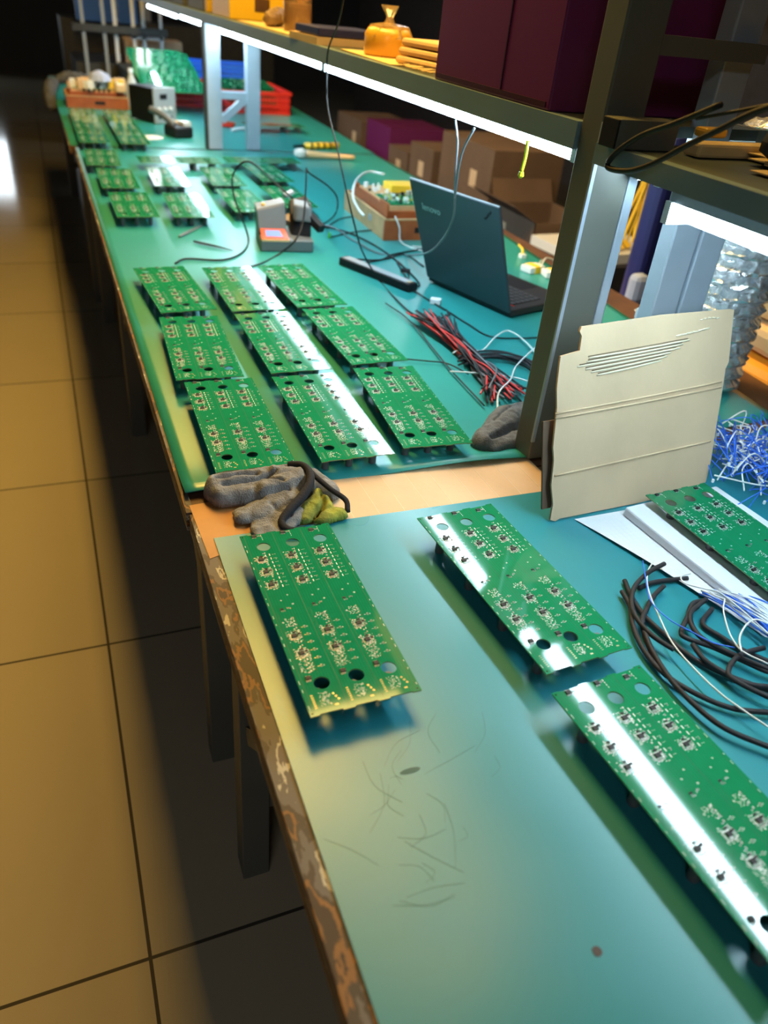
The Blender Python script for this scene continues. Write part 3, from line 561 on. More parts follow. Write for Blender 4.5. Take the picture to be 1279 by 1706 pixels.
# standing cardboard
def cardboard():
    t=thing('cardboard_sheet','tall creased beige cardboard sheet standing against the post, torn near its top','cardboard',(.662,.792,.7512))
    # local: X along the bottom edge, Z up the leaning sheet
    ux=Vector((.338,.022,0)).normalized(); up=Vector((-.004,.082,.248)).normalized(); up=(up-ux*up.dot(ux)).normalized(); nn=ux.cross(up)
    mt=Matrix(((ux.x,nn.x,up.x,0),(ux.y,nn.y,up.y,0),(ux.z,nn.z,up.z,0),(0,0,0,1)))
    W=.34; rnd=random.Random(3)
    outl=[(-.006,.004),(.004,0),(.012,.003),(W*.5,.0),(W-.03,.002),(W-.012,.012),(W-.004,.05),(W+.002,.11),(W+.008,.16),(W+.012,.205),(W+.018,.215),(W+.02,.30),(W+.012,.302),(.20,.303),(.045,.297),(.042,.29),(.046,.283),(.043,.262),(.008,.257),(.006,.245),(.002,.21),(.003,.18),(-.003,.12),(-.001,.10),(-.005,.06),(-.001,.03)]
    b=MB(); b.prism(outl,-.0018,.0018,'card',ax='y',mtx=mt)
    b.build('sheet',t)
    # raised folds and torn strip
    f=MB()
    for z0,z1,s in ((.075,.080,.012),(.172,.178,.02),(.165,.169,.02)):
        f.tube([mt@Vector((.0,+.0024,z0)),mt@Vector((W/2,+.0026,(z0+z1)/2+.002)),mt@Vector((W+.004 if z0>.1 else W-.01,+.0024,z1+s*.3))],.0016,'card',n=6)
    f.build('crease',t,smooth=True)
    tr=MB(); 
    for k in range(6):
        z=.222+k*.0055; x0=.075+.0*k-(.012*k if k<4 else .02); x1=.20+.012*k; tr.tube([mt@Vector((x0+rnd.random()*.006,+.0022,z)),mt@Vector(((x0+x1)/2,+.0026,z+.004)),mt@Vector((x1+rnd.random()*.01,+.0022,z+.010))],.0014,'card_torn' ,n=6)
        tr.tube([mt@Vector((x0+.004,+.0022,z+.0026)),mt@Vector((x1,+.0022,z+.0126))],.0009,'card_flute',n=5)
    for k in range(6): tr.tube([mt@Vector((.235+k*.012,+.002,.268+k*.0012)),mt@Vector((.247+k*.012,+.0022,.2685+k*.0012+rnd.uniform(-.001,.001)))],.0015,'card_torn',n=5)
    for k in range(5): tr.tube([mt@Vector((.285+k*.009,+.002,.292-(k-2)**2*.0007)),mt@Vector((.292+k*.009,+.002,.290))],.0012,'card_torn',n=5)
    tr.build('torn_strip',t,smooth=True,label='pale torn band showing the fluting')
    b2=MB(); b2.box((.0,.0,0),(.05,.003,.14),'card_dark',mt@Matrix.Translation((-.014,-.012,.02))); b2.build('back_flap',t,label='dark folded flap behind the sheet')
cardboard()
# ================================================================ gloves
def blob(name,segs,m,parent,vox=.0028,disp=.002,seed=0):
    b=MB()
    for pts,r0,r1 in segs:
        P=[Vector(p) for p in pts]; b.tube(P,r0,m,n=12,sub=8,rs=lambda u,r0=r0,r1=r1:(r0+(r1-r0)*u)*(1-.35*(abs(2*u-1))**6))
    o=b.build(name,parent,smooth=True)
    r=o.modifiers.new('remesh','REMESH'); r.mode='VOXEL'; r.voxel_size=vox; r.use_smooth_shade=True
    s=o.modifiers.new('smooth','SMOOTH'); s.factor=.6; s.iterations=4
    tx=bpy.data.textures.new('cl','CLOUDS'); tx.noise_scale=.012; d=o.modifiers.new('disp','DISPLACE'); d.texture=tx; d.strength=disp; d.mid_level=.5
    return o
def cloth_blob(name,ells,tubes,m,parent,vox=.0026,disp=.003):
    b=MB()
    for (c,s_,rz,tilt) in ells:
        mt=Matrix.Translation(c)@Matrix.Rotation(R(rz),4,'Z')@Matrix.Rotation(R(tilt),4,'Y')@Matrix.Diagonal((*s_,1))
        pr=[(max(.02,math.sin(math.pi*k/12)),-math.cos(math.pi*k/12)) for k in range(13)]; b.lathe(pr,m,n=20,mtx=mt)
    for pts,r0,r1 in tubes: b.tube(pts,r0,m,n=10,sub=8,rs=lambda u,r0=r0,r1=r1:(r0+(r1-r0)*u))
    o=b.build(name,parent,smooth=True)
    r=o.modifiers.new('remesh','REMESH'); r.mode='VOXEL'; r.voxel_size=vox; r.use_smooth_shade=True
    s=o.modifiers.new('smooth','SMOOTH'); s.factor=.6; s.iterations=3
    for sc,st in ((.03,disp*2.2),(.008,disp*.5)):
        tx=bpy.data.textures.new('cl','CLOUDS'); tx.noise_scale=sc; d=o.modifiers.new('disp','DISPLACE'); d.texture=tx; d.strength=st; d.mid_level=.5
    return o
def sdf_seg(p,a,b):
    d=(b[0]-a[0],b[1]-a[1]); L=d[0]**2+d[1]**2 or 1e-9; t=max(0,min(1,((p[0]-a[0])*d[0]+(p[1]-a[1])*d[1])/L)); return math.hypot(p[0]-a[0]-d[0]*t,p[1]-a[1]-d[1]*t),t
def fold_cloth(name,bbox,lobes,creases,m,parent,step=.0016,z0=0,seed=0):
    """crumpled cloth: rounded folds (a,b,radius0,radius1,height0,height1) merged softly, with creases (polyline,width,depth)"""
    x0,y0,x1,y1=bbox; nx=int((x1-x0)/step); ny=int((y1-y0)/step); H={}
    for j in range(ny+1):
        for i in range(nx+1):
            x=x0+i*step; y=y0+j*step
            wx=x+.004*noise.noise(Vector((x*45,y*45,seed))); wy=y+.004*noise.noise(Vector((x*45,y*45,seed+7))); hs=[]
            for a,b,r0,r1,h0,h1 in lobes:
                d,t=sdf_seg((wx,wy),a,b); r=r0+(r1-r0)*t; h=h0+(h1-h0)*t
                if d<r: hs.append(h*(1-(d/r)**2.6)**.5)
            if not hs: continue
            mx=max(hs); h=mx+.0025*math.log(sum(math.exp((q-mx)/.0025) for q in hs)); h-=.0006
            for pl,w_,dp in creases:
                d=min(sdf_seg((wx,wy),pl[k],pl[k+1])[0] for k in range(len(pl)-1)); h-=dp*math.exp(-(d/w_)**2)
            h+=.0022*noise.noise(Vector((x*90,y*130,seed+3)))+.0007*noise.noise(Vector((x*420,y*420,seed)))
            if h>.0008: H[(i,j)]=h
    vs=[];idx={}
    for k_,h in H.items(): idx[k_]=len(vs); vs.append((x0+k_[0]*step,y0+k_[1]*step,z0+h))
    n=len(vs); vs+=[(v[0],v[1],z0) for v in vs]; fs=[]; edges={}
    for (i,j) in H:
        q=[(i,j),(i+1,j),(i+1,j+1),(i,j+1)]
        if all(p in idx for p in q):
            a=[idx[p] for p in q]; fs.append(tuple(a)); fs.append(tuple(n+k for k in reversed(a)))
            for k in range(4): e=(a[k],a[(k+1)%4]); edges[e]=1
    for (a,b_) in list(edges):
        if (b_,a) not in edges: fs.append((b_,a,n+a,n+b_))
    b=MB(); b.add(vs,fs,m); o=b.build(name,parent,smooth=True); return o
t=thing('work_glove','crumpled grey knitted glove with black trim and yellow lining at the bench edge','glove',(0,-.012,.7535))
fold_cloth('knitted_shell',(.13,.84,.37,1.05),[((.172,1.003),(.285,1.0),.020,.022,.034,.036),((.175,.978),(.265,.972),.017,.020,.026,.030),((.168,1.0),(.172,.978),.014,.014,.030,.026),
 ((.245,.965),(.300,.972),.024,.024,.036,.046),((.262,.995),(.30,.985),.016,.018,.042,.040),((.205,.935),(.265,.945),.020,.03,.010,.030),((.225,.895),(.265,.915),.026,.028,.008,.018),((.212,.885),(.235,.878),.012,.014,.005,.007),
 ((.196,.925),(.23,.93),.014,.02,.014,.02),((.325,.992),(.343,.955),.016,.016,.030,.020)],
 [([(.174,1.004),(.20,1.004),(.235,.999)],.0045,.014),([(.18,.988),(.24,.984),(.268,.962)],.0025,.010),([(.20,.957),(.245,.951),(.27,.948)],.003,.012),([(.288,1.0),(.306,.985),(.306,.96),(.296,.935)],.004,.008),([(.235,.985),(.262,.99)],.0025,.008),([(.24,.93),(.262,.90)],.003,.004)],'knit',t)
fold_cloth('lining',(.27,.87,.37,.97),[((.285,.908),(.315,.93),.018,.018,.014,.026),((.308,.895),(.338,.900),.014,.015,.014,.014),((.318,.945),(.322,.915),.010,.012,.024,.02)],[([(.300,.895),(.318,.915),(.322,.94)],.004,.012)],'knit_y',t,seed=4)
MB().tube([(.288,1.006,.036),(.304,.990,.042),(.310,.968,.042),(.304,.944,.036),(.286,.924,.027),(.262,.905,.020),(.245,.888,.012),(.252,.872,.008),(.275,.868,.008)],.005,'trim',n=10,rs=lambda u:.0075-.003*abs(2*u-1)).build('cuff_trim',t,smooth=True)
MB().tube([(.292,1.006,.038),(.312,.985,.036),(.322,.960,.032),(.336,.935,.025),(.352,.912,.018),(.350,.895,.008)],.0042,'trim',n=10).build('cuff_trim',t,smooth=True)
t=thing('work_glove','grey knitted glove half hidden behind the front post','glove',(0,0,.752))
fold_cloth('knitted_shell',(.62,.98,.93,1.2),[((.665,1.035),(.74,1.09),.024,.034,.030,.042),((.74,1.09),(.88,1.14),.034,.03,.042,.03),((.672,1.018),(.76,1.045),.014,.022,.016,.022)],[([(.672,1.024),(.75,1.06)],.003,.012),([(.70,1.07),(.78,1.115)],.003,.006)],'knit_dark',t,step=.0022)
# ================================================================ laptop
def laptop():
    H=Vector((1.059,1.631,0)); d=Vector((.964-1.059,1.941-1.631,0)); L=d.length; d.normalize(); n=Vector((-d.y*-1,0,0)); n=Vector((d.y,-d.x,0))
    # local frame: X along n (towards the keyboard), Y along hinge
    t=thing('laptop','open black laptop seen from behind on the middle bench','laptop',(H.x,H.y,.7512),math.atan2(n.y,n.x))
    BX((0,0,.004),(.235,L,.022),'lap2').build('base',t,bevel=.003)
    k=MB(); 
    for r_ in range(6):
        for c in range(14): k.box((.035+r_*.0185,.03+c*.0192,.022),(.050+r_*.0185,.046+c*.0192,.0245),'key')
    k.build('keyboard',t); BX((.155,.11,.022),(.222,.21,.0226),'black').build('touchpad',t)
    MB().tube([(.03,.02,.0225),(.03,L-.02,.0225)],.0008,'red',smooth=False).build('deck_stripe',t)
    for y in (.03,L-.07): MB().tube([(.004,y,.018),(.004,y+.04,.018)],.006,'black',smooth=False,n=12).build('hinge',t,smooth=True)
    # lid: leans over towards -X by .105 for .267 height
    up=Vector((-.105,0,.267)).normalized(); lh=.287; nn=Vector((up.z,0,-up.x)) # front normal
    mt=Matrix(((nn.x,0,up.x,0),(0,1,0,0),(nn.z,0,up.z,.018),(0,0,0,1)))
    lid=MB(); lid.box((-.008,.0,.0),(.0,L,lh),'lap',mt); lid=lid.build('lid',t,bevel=.0025)
    sc=MB(); sc.box((.0,.012,.018),(.0006,L-.012,lh-.014),'black',mt); sc.build('screen',lid)
    MB().bar(mt@Vector((-.004,.002,lh)),mt@Vector((-.004,L-.002,lh)),.003,'lgrey').build('lid_edge',lid)
    # lettering on the outside of the lid; text +x must run along -Y, text up along the lid
    bx=-Vector((0,1,0)); o_=mt@Vector((-.0084,L-.035,lh-.075)); 
    T_=Matrix(((0,up.x,-nn.x,o_.x),(-1,0,0,o_.y),(0,up.z,-nn.z,o_.z),(0,0,0,1)))
    text_mesh('lid_lettering','lenovo',.026,.0003,'logo',lid,T_)
    o_=mt@Vector((-.0084,.052,lh-.03)); T2=Matrix(((-up.x*-1,0,-nn.x,o_.x),(0,-1,0,o_.y),(-up.z*-1,0,-nn.z,o_.z),(0,0,0,1)))
    T2=Matrix(((-up.x,0,-nn.x,o_.x),(0,-1,0,o_.y),(-up.z,0,-nn.z,o_.z),(0,0,0,1)))@Matrix.Rotation(0,4,'Z')
    o_=mt@Vector((-.0084,.052,lh-.045)); T2=Matrix(((0,up.x,-nn.x,o_.x),(-1,0,0,o_.y),(0,up.z,-nn.z,o_.z),(0,0,0,1)))@Matrix.Rotation(R(45),4,'Z'); text_mesh('corner_lettering','ThinkPad',.010,.0003,'black',lid,T2)
laptop()
# ================================================================ soldering station
def station():
    t=thing('soldering_station','grey soldering station with red framed display and iron holder','soldering station',(.556,2.262,.7515),R(-8))
    MB().prism([(0,0),(.062,0),(.158,0),(.160,.012),(.158,.16),(0,.16)],0,.034,'grey').build('base',t,bevel=.004)
    b=MB(); b.hexa([Vector(p) for p in ((0,.055,.034),(.085,.055,.034),(.085,.16,.034),(0,.16,.034),(-.004,.075,.10),(.082,.085,.118),(.08,.155,.118),(-.004,.15,.10))],'grey'); b.build('power_block',t,bevel=.003)
    b=MB(); b.hexa([Vector(p) for p in ((-.004,.075,.10),(.082,.085,.118),(.08,.155,.118),(-.004,.15,.10),(-.003,.078,.104),(.081,.088,.122),(.079,.152,.122),(-.003,.147,.104))],'midgrey')
    b.build('top_panel',t); MB().lathe([(.006,0),(.006,.006),(.004,.008)],'tape',c=(.018,.105,.107),n=12).build('knob',t)
    b=MB(); b.hexa([Vector(p) for p in ((.004,.002,.034),(.085,.002,.034),(.078,.056,.05),(.004,.056,.05),(.004,.002,.037),(.085,.002,.037),(.078,.056,.053),(.004,.056,.053))],'orange'); f=b.build('display_frame',t)
    b=MB(); b.hexa([Vector(p) for p in ((.018,.014,.0407),(.068,.014,.0407),(.062,.046,.050),(.018,.046,.050),(.018,.014,.0415),(.068,.014,.0415),(.062,.046,.0512),(.018,.046,.0512))],'lcd'); b.build('display',f)
    BX((.004,-.001,.030),(.085,.002,.036),'tan').build('display_lip',t)
    b=MB(); b.hexa([Vector(p) for p in ((.10,.06,.034),(.158,.04,.034),(.158,.15,.034),(.10,.15,.034),(.10,.09,.085),(.158,.07,.125),(.155,.14,.135),(.10,.14,.12))],'black'); b.build('holder_body',t,bevel=.004)
    b=MB(); b.hexa([Vector(p) for p in ((.105,.06,.075),(.160,.045,.075),(.172,.10,.075),(.11,.12,.075),(.105,.075,.12),(.155,.06,.118),(.165,.10,.125),(.11,.12,.13))],'grey'); b.build('iron_cradle',t,bevel=.006)
    MB().bar((.14,.10,.10),(.185,.02,.065),.022,'black').build('side_clip',t)
    MB().tube([(.09,.10,.06),(.10,.12,.075)],.012,'capbrown',smooth=False,n=12).build('tip_tray',t)
    MB().tube([(.088,.15,.128),(.115,.17,.135)],.008,'lgrey',smooth=False,n=10).build('iron_grip',t)
station()
wire(ironcord,.0028,'black','iron_cord','black iron cord looping up from the mat over the solder station','cable')
wire(wand,.0026,'black','station_cable','black cable dropping from a standing wand over the station to the panels','cable')
wire(wandb,.0026,'black','station_cable','black cable arching off the wand tip to the right of the station','cable')
# ================================================================ wooden box with test jig
def jigbox(label,loc,rz,W,D,H,grp=None):
    t=thing('wooden_test_box',label,'wooden box',loc,rz)
    b=MB(); b.box((0,0,0),(W,.008,H),'wood_red'); b.box((0,D-.008,0),(W,D,H),'wood_red'); b.box((0,.008,0),(.008,D-.008,H),'wood_pale'); b.box((W-.008,.008,0),(W,D-.008,H),'wood_red'); b.box((.008,.008,0),(W-.008,D-.008,.006),'wood_red'); b.box((0,-.001,H-.003),(W,.009,H+.001),'wood_pale'); b.box((-.001,0,H-.003),(.009,D,H+.001),'wood_pale'); b.build('box_body',t)
    BX((W*.45,-.001,H*.35),(W*.62,.0015,H*.62),'black').build('handle_slot',t)
    BX((-.002,D*.3,H*.45),(.002,D*.36,H*.75),'lgrey').build('latch',t)
    BX((.02,.04,.03),(W-.012,D-.04,H+.016),'wood_red').build('inner_tray',t)
    j=BX((.03,.05,H+.016),(W-.02,D-.06,H+.030),'wood_pale').build('jig_plate',t)
    rnd=random.Random(8); c=MB()
    for k in range(60):
        x=rnd.uniform(.035,W-.05); y=rnd.uniform(.06,D-.09); s=rnd.uniform(.004,.014); c.box((x,y,H+.030),(x+s,y+s,H+.030+rnd.uniform(.004,.018)),rnd.choice(['white','tin','silk','ic','white','white']))
    c.build('jig_components',j,kind='stuff')
    BX((.04,.06,H+.030),(W-.06,D*.5,H+.034),'pcb').build('jig_board',j)
    return t
tb=jigbox('open reddish wooden test box with circuit jig behind the laptop',(.990,2.36,.7512),R(-1),.24,.42,.066)
BX((.10,.22,.10),(.2,.30,.125),'yellow').build('yellow_block',tb,bevel=.003)
MB().prism([(0,.16),(.33,.16),(.33,.20),(.30,.20),(.30,.19),(.07,.19),(.07,.20),(0,.2)],.012,.02,'wood_red',ax='x',mtx=Matrix.Translation((0,0.02,-.09))).build('side_cheek',tb)
wire(jigw1,.004,'wwhite','jig_cable','pale cable arched over the open wooden test box','cable')
wire([(1.02,2.35,.83),(1.03,2.33,.80),(1.035,2.31,.757),(1.08,2.22,.754),(1.12,2.25,.754),(1.06,2.28,.754)],.0022,'wwhite','cable','thin white cable dropping from the wooden box onto the mat','cable')
far=jigbox('orange wooden box loaded with fixtures at the far left of the third bench',(.150,5.03,.7512),0,.325,.30,.062)
rnd=random.Random(5); b=MB()
for k in range(26): x=rnd.uniform(.01,.29); y=rnd.uniform(.0,.2); b.box((x,y,.09),(x+rnd.uniform(.02,.06),y+.05,.10+rnd.uniform(.01,.045)),rnd.choice(['white','silk','tan','silk','yellow','lgrey']))
for k in range(6): b.box((.09+k*.026,-.004,.085),(.104+k*.026,.004,.10),'black')
b.build('fixture_parts',far,kind='stuff')
t=thing('cloth_heap','dusty grey cloth hanging over the far left bench corner','cloth',(.1,5.25,.75)); blob('folds',[([(-.03,-.1,-.03),(-.03,.0,.05),(.0,.1,.09)],.03,.04),([(.02,.12,.10),(.1,.1,.12),(.2,.1,.11)],.03,.03)],'dgrey',t,vox=.008,disp=.015)
b=MB(); b.lathe([(0.001,0),(.07,.0),(.05,.03),(.02,.045),(.003,.05)],'gblue',n=14,wob=.15,rnd=random.Random(2)); b.build('cloth_pad',loc=(.34,5.13,.885),label='small blue grey cloth wad on top of the far orange box',category='cloth')
# ================================================================ things on the middle bench
def bar_device():
    A=Vector((.770,2.126,.7515)); B=Vector((.882,1.862,.7515)); d=(B-A); L=d.length
    t=thing('power_adapter_bar','long black bar with grey top face lying left of the laptop','adapter',A,math.atan2(d.y,d.x))
    BX((0,-.018,0),(L,.018,.022),'black').build('housing',t,bevel=.003); BX((.01,-.012,.022),(L-.015,.014,.0228),'lgrey').build('top_plate',t); BX((L-.02,-.01,.0228),(L-.008,.006,.024),'gold').build('contact',t)
bar_device()
wire(c1,.0025,'black','cable','black cable running level above the adapter bar','cable'); wire(d1,.0022,'black','cable','second black cable curling off the end of the adapter bar','cable')
wire(e1,.0025,'black','cable','black cable wandering from the station toward the laptop','cable'); wire(e2,.0022,'black','cable','short black lead with a green clip entering the wooden box','cable')
wire(e3,.002,'black','cable','thin black lead curving left of the wooden box','cable')
MB().lathe([(.004,0),(.005,.004),(.004,.014),(.002,.018)],'wgreen',n=10).build('green_clip',loc=(e2[0][0],e2[0][1],.752),label='small green clip at the end of a black lead',category='clip')
wire(hangA,.0024,'wgrey','hanging_cable','grey cable hanging from the shelf in front of the laptop lid','cable'); wire(hangA2,.0022,'wgrey','hanging_cable','short grey cable hanging straight beside the curved one','cable')
wire(hangB,.0022,'black','hanging_cable','long black cord hanging from above down to the adapter bar','cable')
wire(f1,.0018,'black','cable','thin black cable running from the white plug past the laptop','cable')
mt=Matrix.Rotation(-.6,4,'Z'); b=MB(); b.box((-.014,-.011,0),(.014,.011,.014),'white',mt); b.build('white_plug',loc=(.905,1.765,.7515),bevel=.002,label='small white plug connector on the mat beside the laptop corner',category='plug')
b=MB(); b.tube([(0,0,.006),(.012,-.006,.007),(.024,-.012,.006)],.006,'black'); b.build('black_plug',loc=(.915,2.03,.752),label='small black jack plug near the base of the laptop lid',category='plug')
wire(g1,.0018,'wwhite','wire','white wire arching over the back of the red and black bundle'); wire(g2,.0018,'wwhite','wire','white wire rising from the glove and curving right to the post'); wire(g3,.0018,'wwhite','wire','nearly straight white wire across the middle of the bundle')
def f3_(k,rnd):
    u=rnd.random(); a=Vector((.78+.085*u,1.66-.09*u,.757+rnd.random()*.02)); b_=Vector((.735+.12*rnd.random(),1.17+.05*rnd.random(),.757+rnd.random()*.018)); w_=Vector((.80+.03*rnd.random(),1.42,.757+rnd.random()*.026)); w2=Vector((.785+.05*rnd.random(),1.30,.757+rnd.random()*.024))
    a+=Vector((rnd.uniform(-.02,.03),rnd.uniform(-.03,.03),rnd.uniform(0,.012)))
    return [a,(a+w_)/2+Vector((rnd.uniform(-.01,.01),0,.003)),w_,w2,b_],.0021,('wred','rubber','rubber','wgrey','wred','rubber')[k%6],None
bundle('bundle of red, black and grey wires fanned out behind the glove',f3_,34)
for k,l in ((k1,'thin black wire running from the fan down along the left of the bundle'),(k3,'thin black wire sticking out left toward the panels')): wire(k,.0017,'rubber','wire',l)
def f4_(k,rnd): 
    o_=Vector((rnd.uniform(-.015,.015),rnd.uniform(-.018,.018),rnd.random()*.014)); return [Vector(p)+o_ for p in k2],.0022,'rubber',None
bundle('thick black cable hank curving behind the post',f4_,9,name='cable_hank')
# tweezers
def tweezer(a,b_,label,m,spread):
    a=Vector(a);b_=Vector(b_);d=b_-a;L=d.length; t=thing('tweezers',label,'tweezers',a,math.atan2(d.y,d.x))
    for s in (-1,1): MB().tube([(0,0,.004),(L*.3,s*spread,.004),(L*.7,s*spread*.8,.004),(L,s*.001,.003)],.0025,m,n=6,rs=lambda u:.0032*(1-.75*u)).build('arm',t,smooth=True)
tweezer((.377,2.366,.7515),(.474,2.267,.7515),'black tweezers lying on the mat in front of the solder station','black',.003)
tweezer((.343,2.420,.7515),(.438,2.55,.7515),'grey tweezers lying farther back, left of the black pair','grey',.004)
# batteries
def batt(x,y,rz,label):
    t=thing('battery_pack',label,'battery',(x,y,.7515),rz); BX((-.032,-.022,0),(.032,.022,.02),'white').build('case',t,bevel=.003); BX((-.012,-.0225,-.0002),(.014,.0225,.0205),'yellow').build('yellow_label',t); MB().tube([(.03,0,.01),(.05,.02,.016),(.07,.03,.02)],.002,'wwhite').build('lead',t)
batt(1.345,2.00,R(15),'white and yellow battery pack behind the laptop, farther one'); batt(1.385,1.945,R(-8),'white and yellow battery pack behind the laptop, nearer one')
b=MB(); b.tube([(0,0,.004),(.01,.02,.02),(.004,.04,.03)],.004,'yellow'); b.box((-.008,-.01,0),(.01,.01,.012),'white'); b.build('connector',loc=(1.39,2.14,.7515),smooth=False,label='small yellow and white connector beyond the battery packs',category='connector')
wire([(1.36,1.98,.77),(1.40,2.02,.785),(1.45,2.04,.77)],.0022,'wwhite','battery_lead','short white lead with plug above the battery packs')
# brush, marker
t=thing('brush','wooden handled brush with pale bristles at the back of the middle bench','brush',(1.11,3.74,.7515),R(-8)); b=MB(); b.tube([(.03,0,.02),(.12,0,.016),(.26,0,.014)],.014,'handle',rs=lambda u:.017-.007*u); b.build('handle',t,smooth=True); MB().lathe([(.012,0),(.03,.012),(.032,.03),(.01,.042)],'brush',c=(0,0,0),n=14).build('bristles',t)
t=thing('marker_pen','yellow striped marker lying on the far bench by the post','marker',(1.20,3.97,.7515),R(10)); MB().tube([(0,0,.016),(.19,0,.016)],.015,'yellow',smooth=False,n=12).build('barrel',t,smooth=True)
for k in range(4): MB().tube([(.03+k*.035,0,.016),(.04+k*.035,0,.016)],.0155,'black',smooth=False,n=12).build('stripe',t)
MB().tube([(0,0,.016),(-.06,.0,.014)],.006,'black',smooth=False).build('tip',t)
# hanging yellow tie
t=thing('cable_tie','neon yellow tie hanging from the shelf rail right of the laptop','cable tie',(.742,1.19,1.236)); MB().tube([(0,0,0),(.001,0,-.025),(-.003,-.002,-.048)],.003,'neon').build('strap',t,smooth=True); MB().lathe([(.002,0),(.0055,.004),(.004,.010)],'neon',c=(-.003,-.002,-.058),n=8).build('tuft',t)
# black cable loop on the front post, dark tube end, wire under the shelf
wire(blackloop,.0038,'black','looped_cable','thick black cable looped around the front post at top right','cable'); wire(blackloop2,.002,'black','cable','thin black cable crossing above the loop at top right','cable')
b=BX((0.003,0,0),(.10,.036,.036),'olive'); b.box((0,.0005,.0005),(.003,.0355,.0355),'black'); b.build('square_tube_offcut',loc=(.697,.905,1.2705),bevel=.001,label='short black square tube offcut on the shelf beside the front post',category='tube')
# plastic bottle behind the cardboard, foil duct
t=thing('plastic_jug','milky plastic jug mostly hidden behind the standing cardboard','jug',(1.10,1.20,.7515)); MB().lathe([(.05,0),(.055,.01),(.055,.09),(.045,.12),(.02,.14),(.017,.145),(.017,.16)],'milk',n=24).build('body',t,smooth=True); MB().lathe([(.019,.158),(.019,.175),(.015,.178)],'milk',n=20).build('cap',t)
def duct():
    prof=[];z=0
    for k in range(19): prof+=[(.062,z),(.079,z+.010),(.080,z+.016),(.062,z+.027)]; z+=.028
    b=MB(); b.lathe(prof,'foil',n=40,wob=.035,rnd=random.Random(1)); o=b.build('foil_duct',loc=(1.315,1.20,.7515),label='crinkled silver flexible duct rising behind the posts at right',category='duct')
    for v in o.data.vertices: v.co.z+=random.Random(v.index).uniform(-.003,.003)
duct()
# things beyond the bench at right
b=MB(); b.hexa([Vector(p) for p in ((0,0,0),(.4,-.05,0),(.45,.3,0),(.02,.3,0),(.02,.02,.10),(.38,0,.13),(.42,.3,.12),(.03,.28,.09))],'obag'); b.build('orange_bag',loc=(1.46,1.12,.675),bevel=.02,label='bright orange bag at the right edge beside the duct',category='bag')
for k in range(3):
    b=MB(); b.hexa([Vector(p) for p in ((0,0,0),(.4,-.02,.0),(.42,.35,.0),(0,.35,.0),(-.02,.0,.07),(.38,0,.06),(.42,.33,.07),(-.01,.33,.06))],'tan'); b.build('padded_envelope',loc=(1.49+.01*k,1.16+.03*k,.79+k*.075),rz=R(-3+4*k),bevel=.02,label=['tan padded packet directly on the orange bag','tan padded packet in the middle of the stack','tan padded packet on top of the stack'][k],category='packet',group='padded packets on the orange bag')
BX((1.54,.95,.0),(2.1,1.75,.670),'darksteel').build('packing_crate',label='dark brown crate under the orange bag right of the bench',category='crate',bevel=.004)
# ================================================================ things on the shelf
t=thing('maroon_cabinet','large dark maroon metal cabinet standing on the shelf left of the post','cabinet',(.722,1.115,1.288)); BX((0,0,0),(.33,.42,.42),'maroon').build('body',t,bevel=.003); BX((-.0015,.01,.005),(0,.41,.012),'maroon2').build('bottom_seam',t); BX((-.0015,.155,.012),(0,.158,.41),'maroon2').build('door_gap',t)
zs=1.2885
def flat(name,label,cat,x,y,sx,sy,sz,m,rz=0,z=zs,bev=.004): return BX((0,0,0),(sx,sy,sz),m).build(name,loc=(x,y,z),rz=R(rz),bevel=bev,label=label,category=cat)
flat('paper_sheet','yellowish paper sheet sticking over the shelf edge under the taped bag','paper',.728,1.78,.2,.40,.002,'paper',rz=-3,bev=0)
t=thing('wrapped_tape_rolls','amber tape rolls inside a knotted clear bag on the shelf','bag of tape',(.815,2.02,zs+.002)); MB().lathe([(.052,0),(.058,.004),(.058,.045),(.05,.058),(.02,.064),(.004,.064)],'tape',n=28).build('tape_rolls',t,smooth=True)
b=MB(); b.lathe([(.055,.04),(.045,.065),(.012,.070),(.008,.082),(.02,.105),(.004,.10)],'film',n=22,wob=.16,rnd=random.Random(7)); b.build('bag_knot',t)
t=thing('foam_pad_pile','folded tan pads tied in a pile against the maroon cabinet','pads',(.80,1.72,zs+.002),R(8))
for k in range(3): BX((-.03+.006*k,-.13+.01*k,.001+.017*k),(.14,.11,.016+.017*k),'tan').build('pad',t,bevel=.007)
rnd=random.Random(12)
b=MB()
for k in range(14): y=1.60+k*.012; b.tube([(.735+.01*rnd.random(),y,zs+.004),(.78,y+rnd.uniform(-.03,.03),zs+.006),(.83,y+.03,zs+.005)],.0015,'paper')
b.build('raffia_bundle',label='thin yellow strands spilling from under the tan pads',category='strands',kind='stuff')
t=thing('storage_tray','shallow navy tray on a cardboard sheet on the shelf','tray',(.725,2.30,zs),R(2)); BX((0,0,.02),(.19,.20,.04),'navy').build('tray_body',t,bevel=.003); BX((-.005,-.005,0),(.2,.24,.018),'card').build('cardboard_base',t)
t=thing('glass_jar','brownish glass jar with small parts on the shelf','jar',(.82,2.83,zs)); MB().lathe([(.04,0),(.045,.006),(.045,.11),(.04,.12),(.041,.13)],'glass',n=24).build('jar_body',t,smooth=True); MB().lathe([(.037,.008),(.037,.07),(.03,.08)],'capbrown',n=14,wob=.1,rnd=random.Random(3)).build('contents',t)
flat('cardboard_sheet','flat yellow lit cardboard sheet under the jar on the shelf','cardboard',.735,2.6,.26,.75,.004,'paper',bev=0)
t=thing('cloth_heap','brown tangled cloth between the yellow box and the jar','cloth',(.80,3.08,zs+.005)); blob('folds',[([(-.04,-.1,.02),(.02,0,.03),(.05,.12,.02)],.025,.03),([(.06,-.08,.02),(.0,.04,.03)],.02,.025)],'capbrown',t,vox=.006,disp=.012)
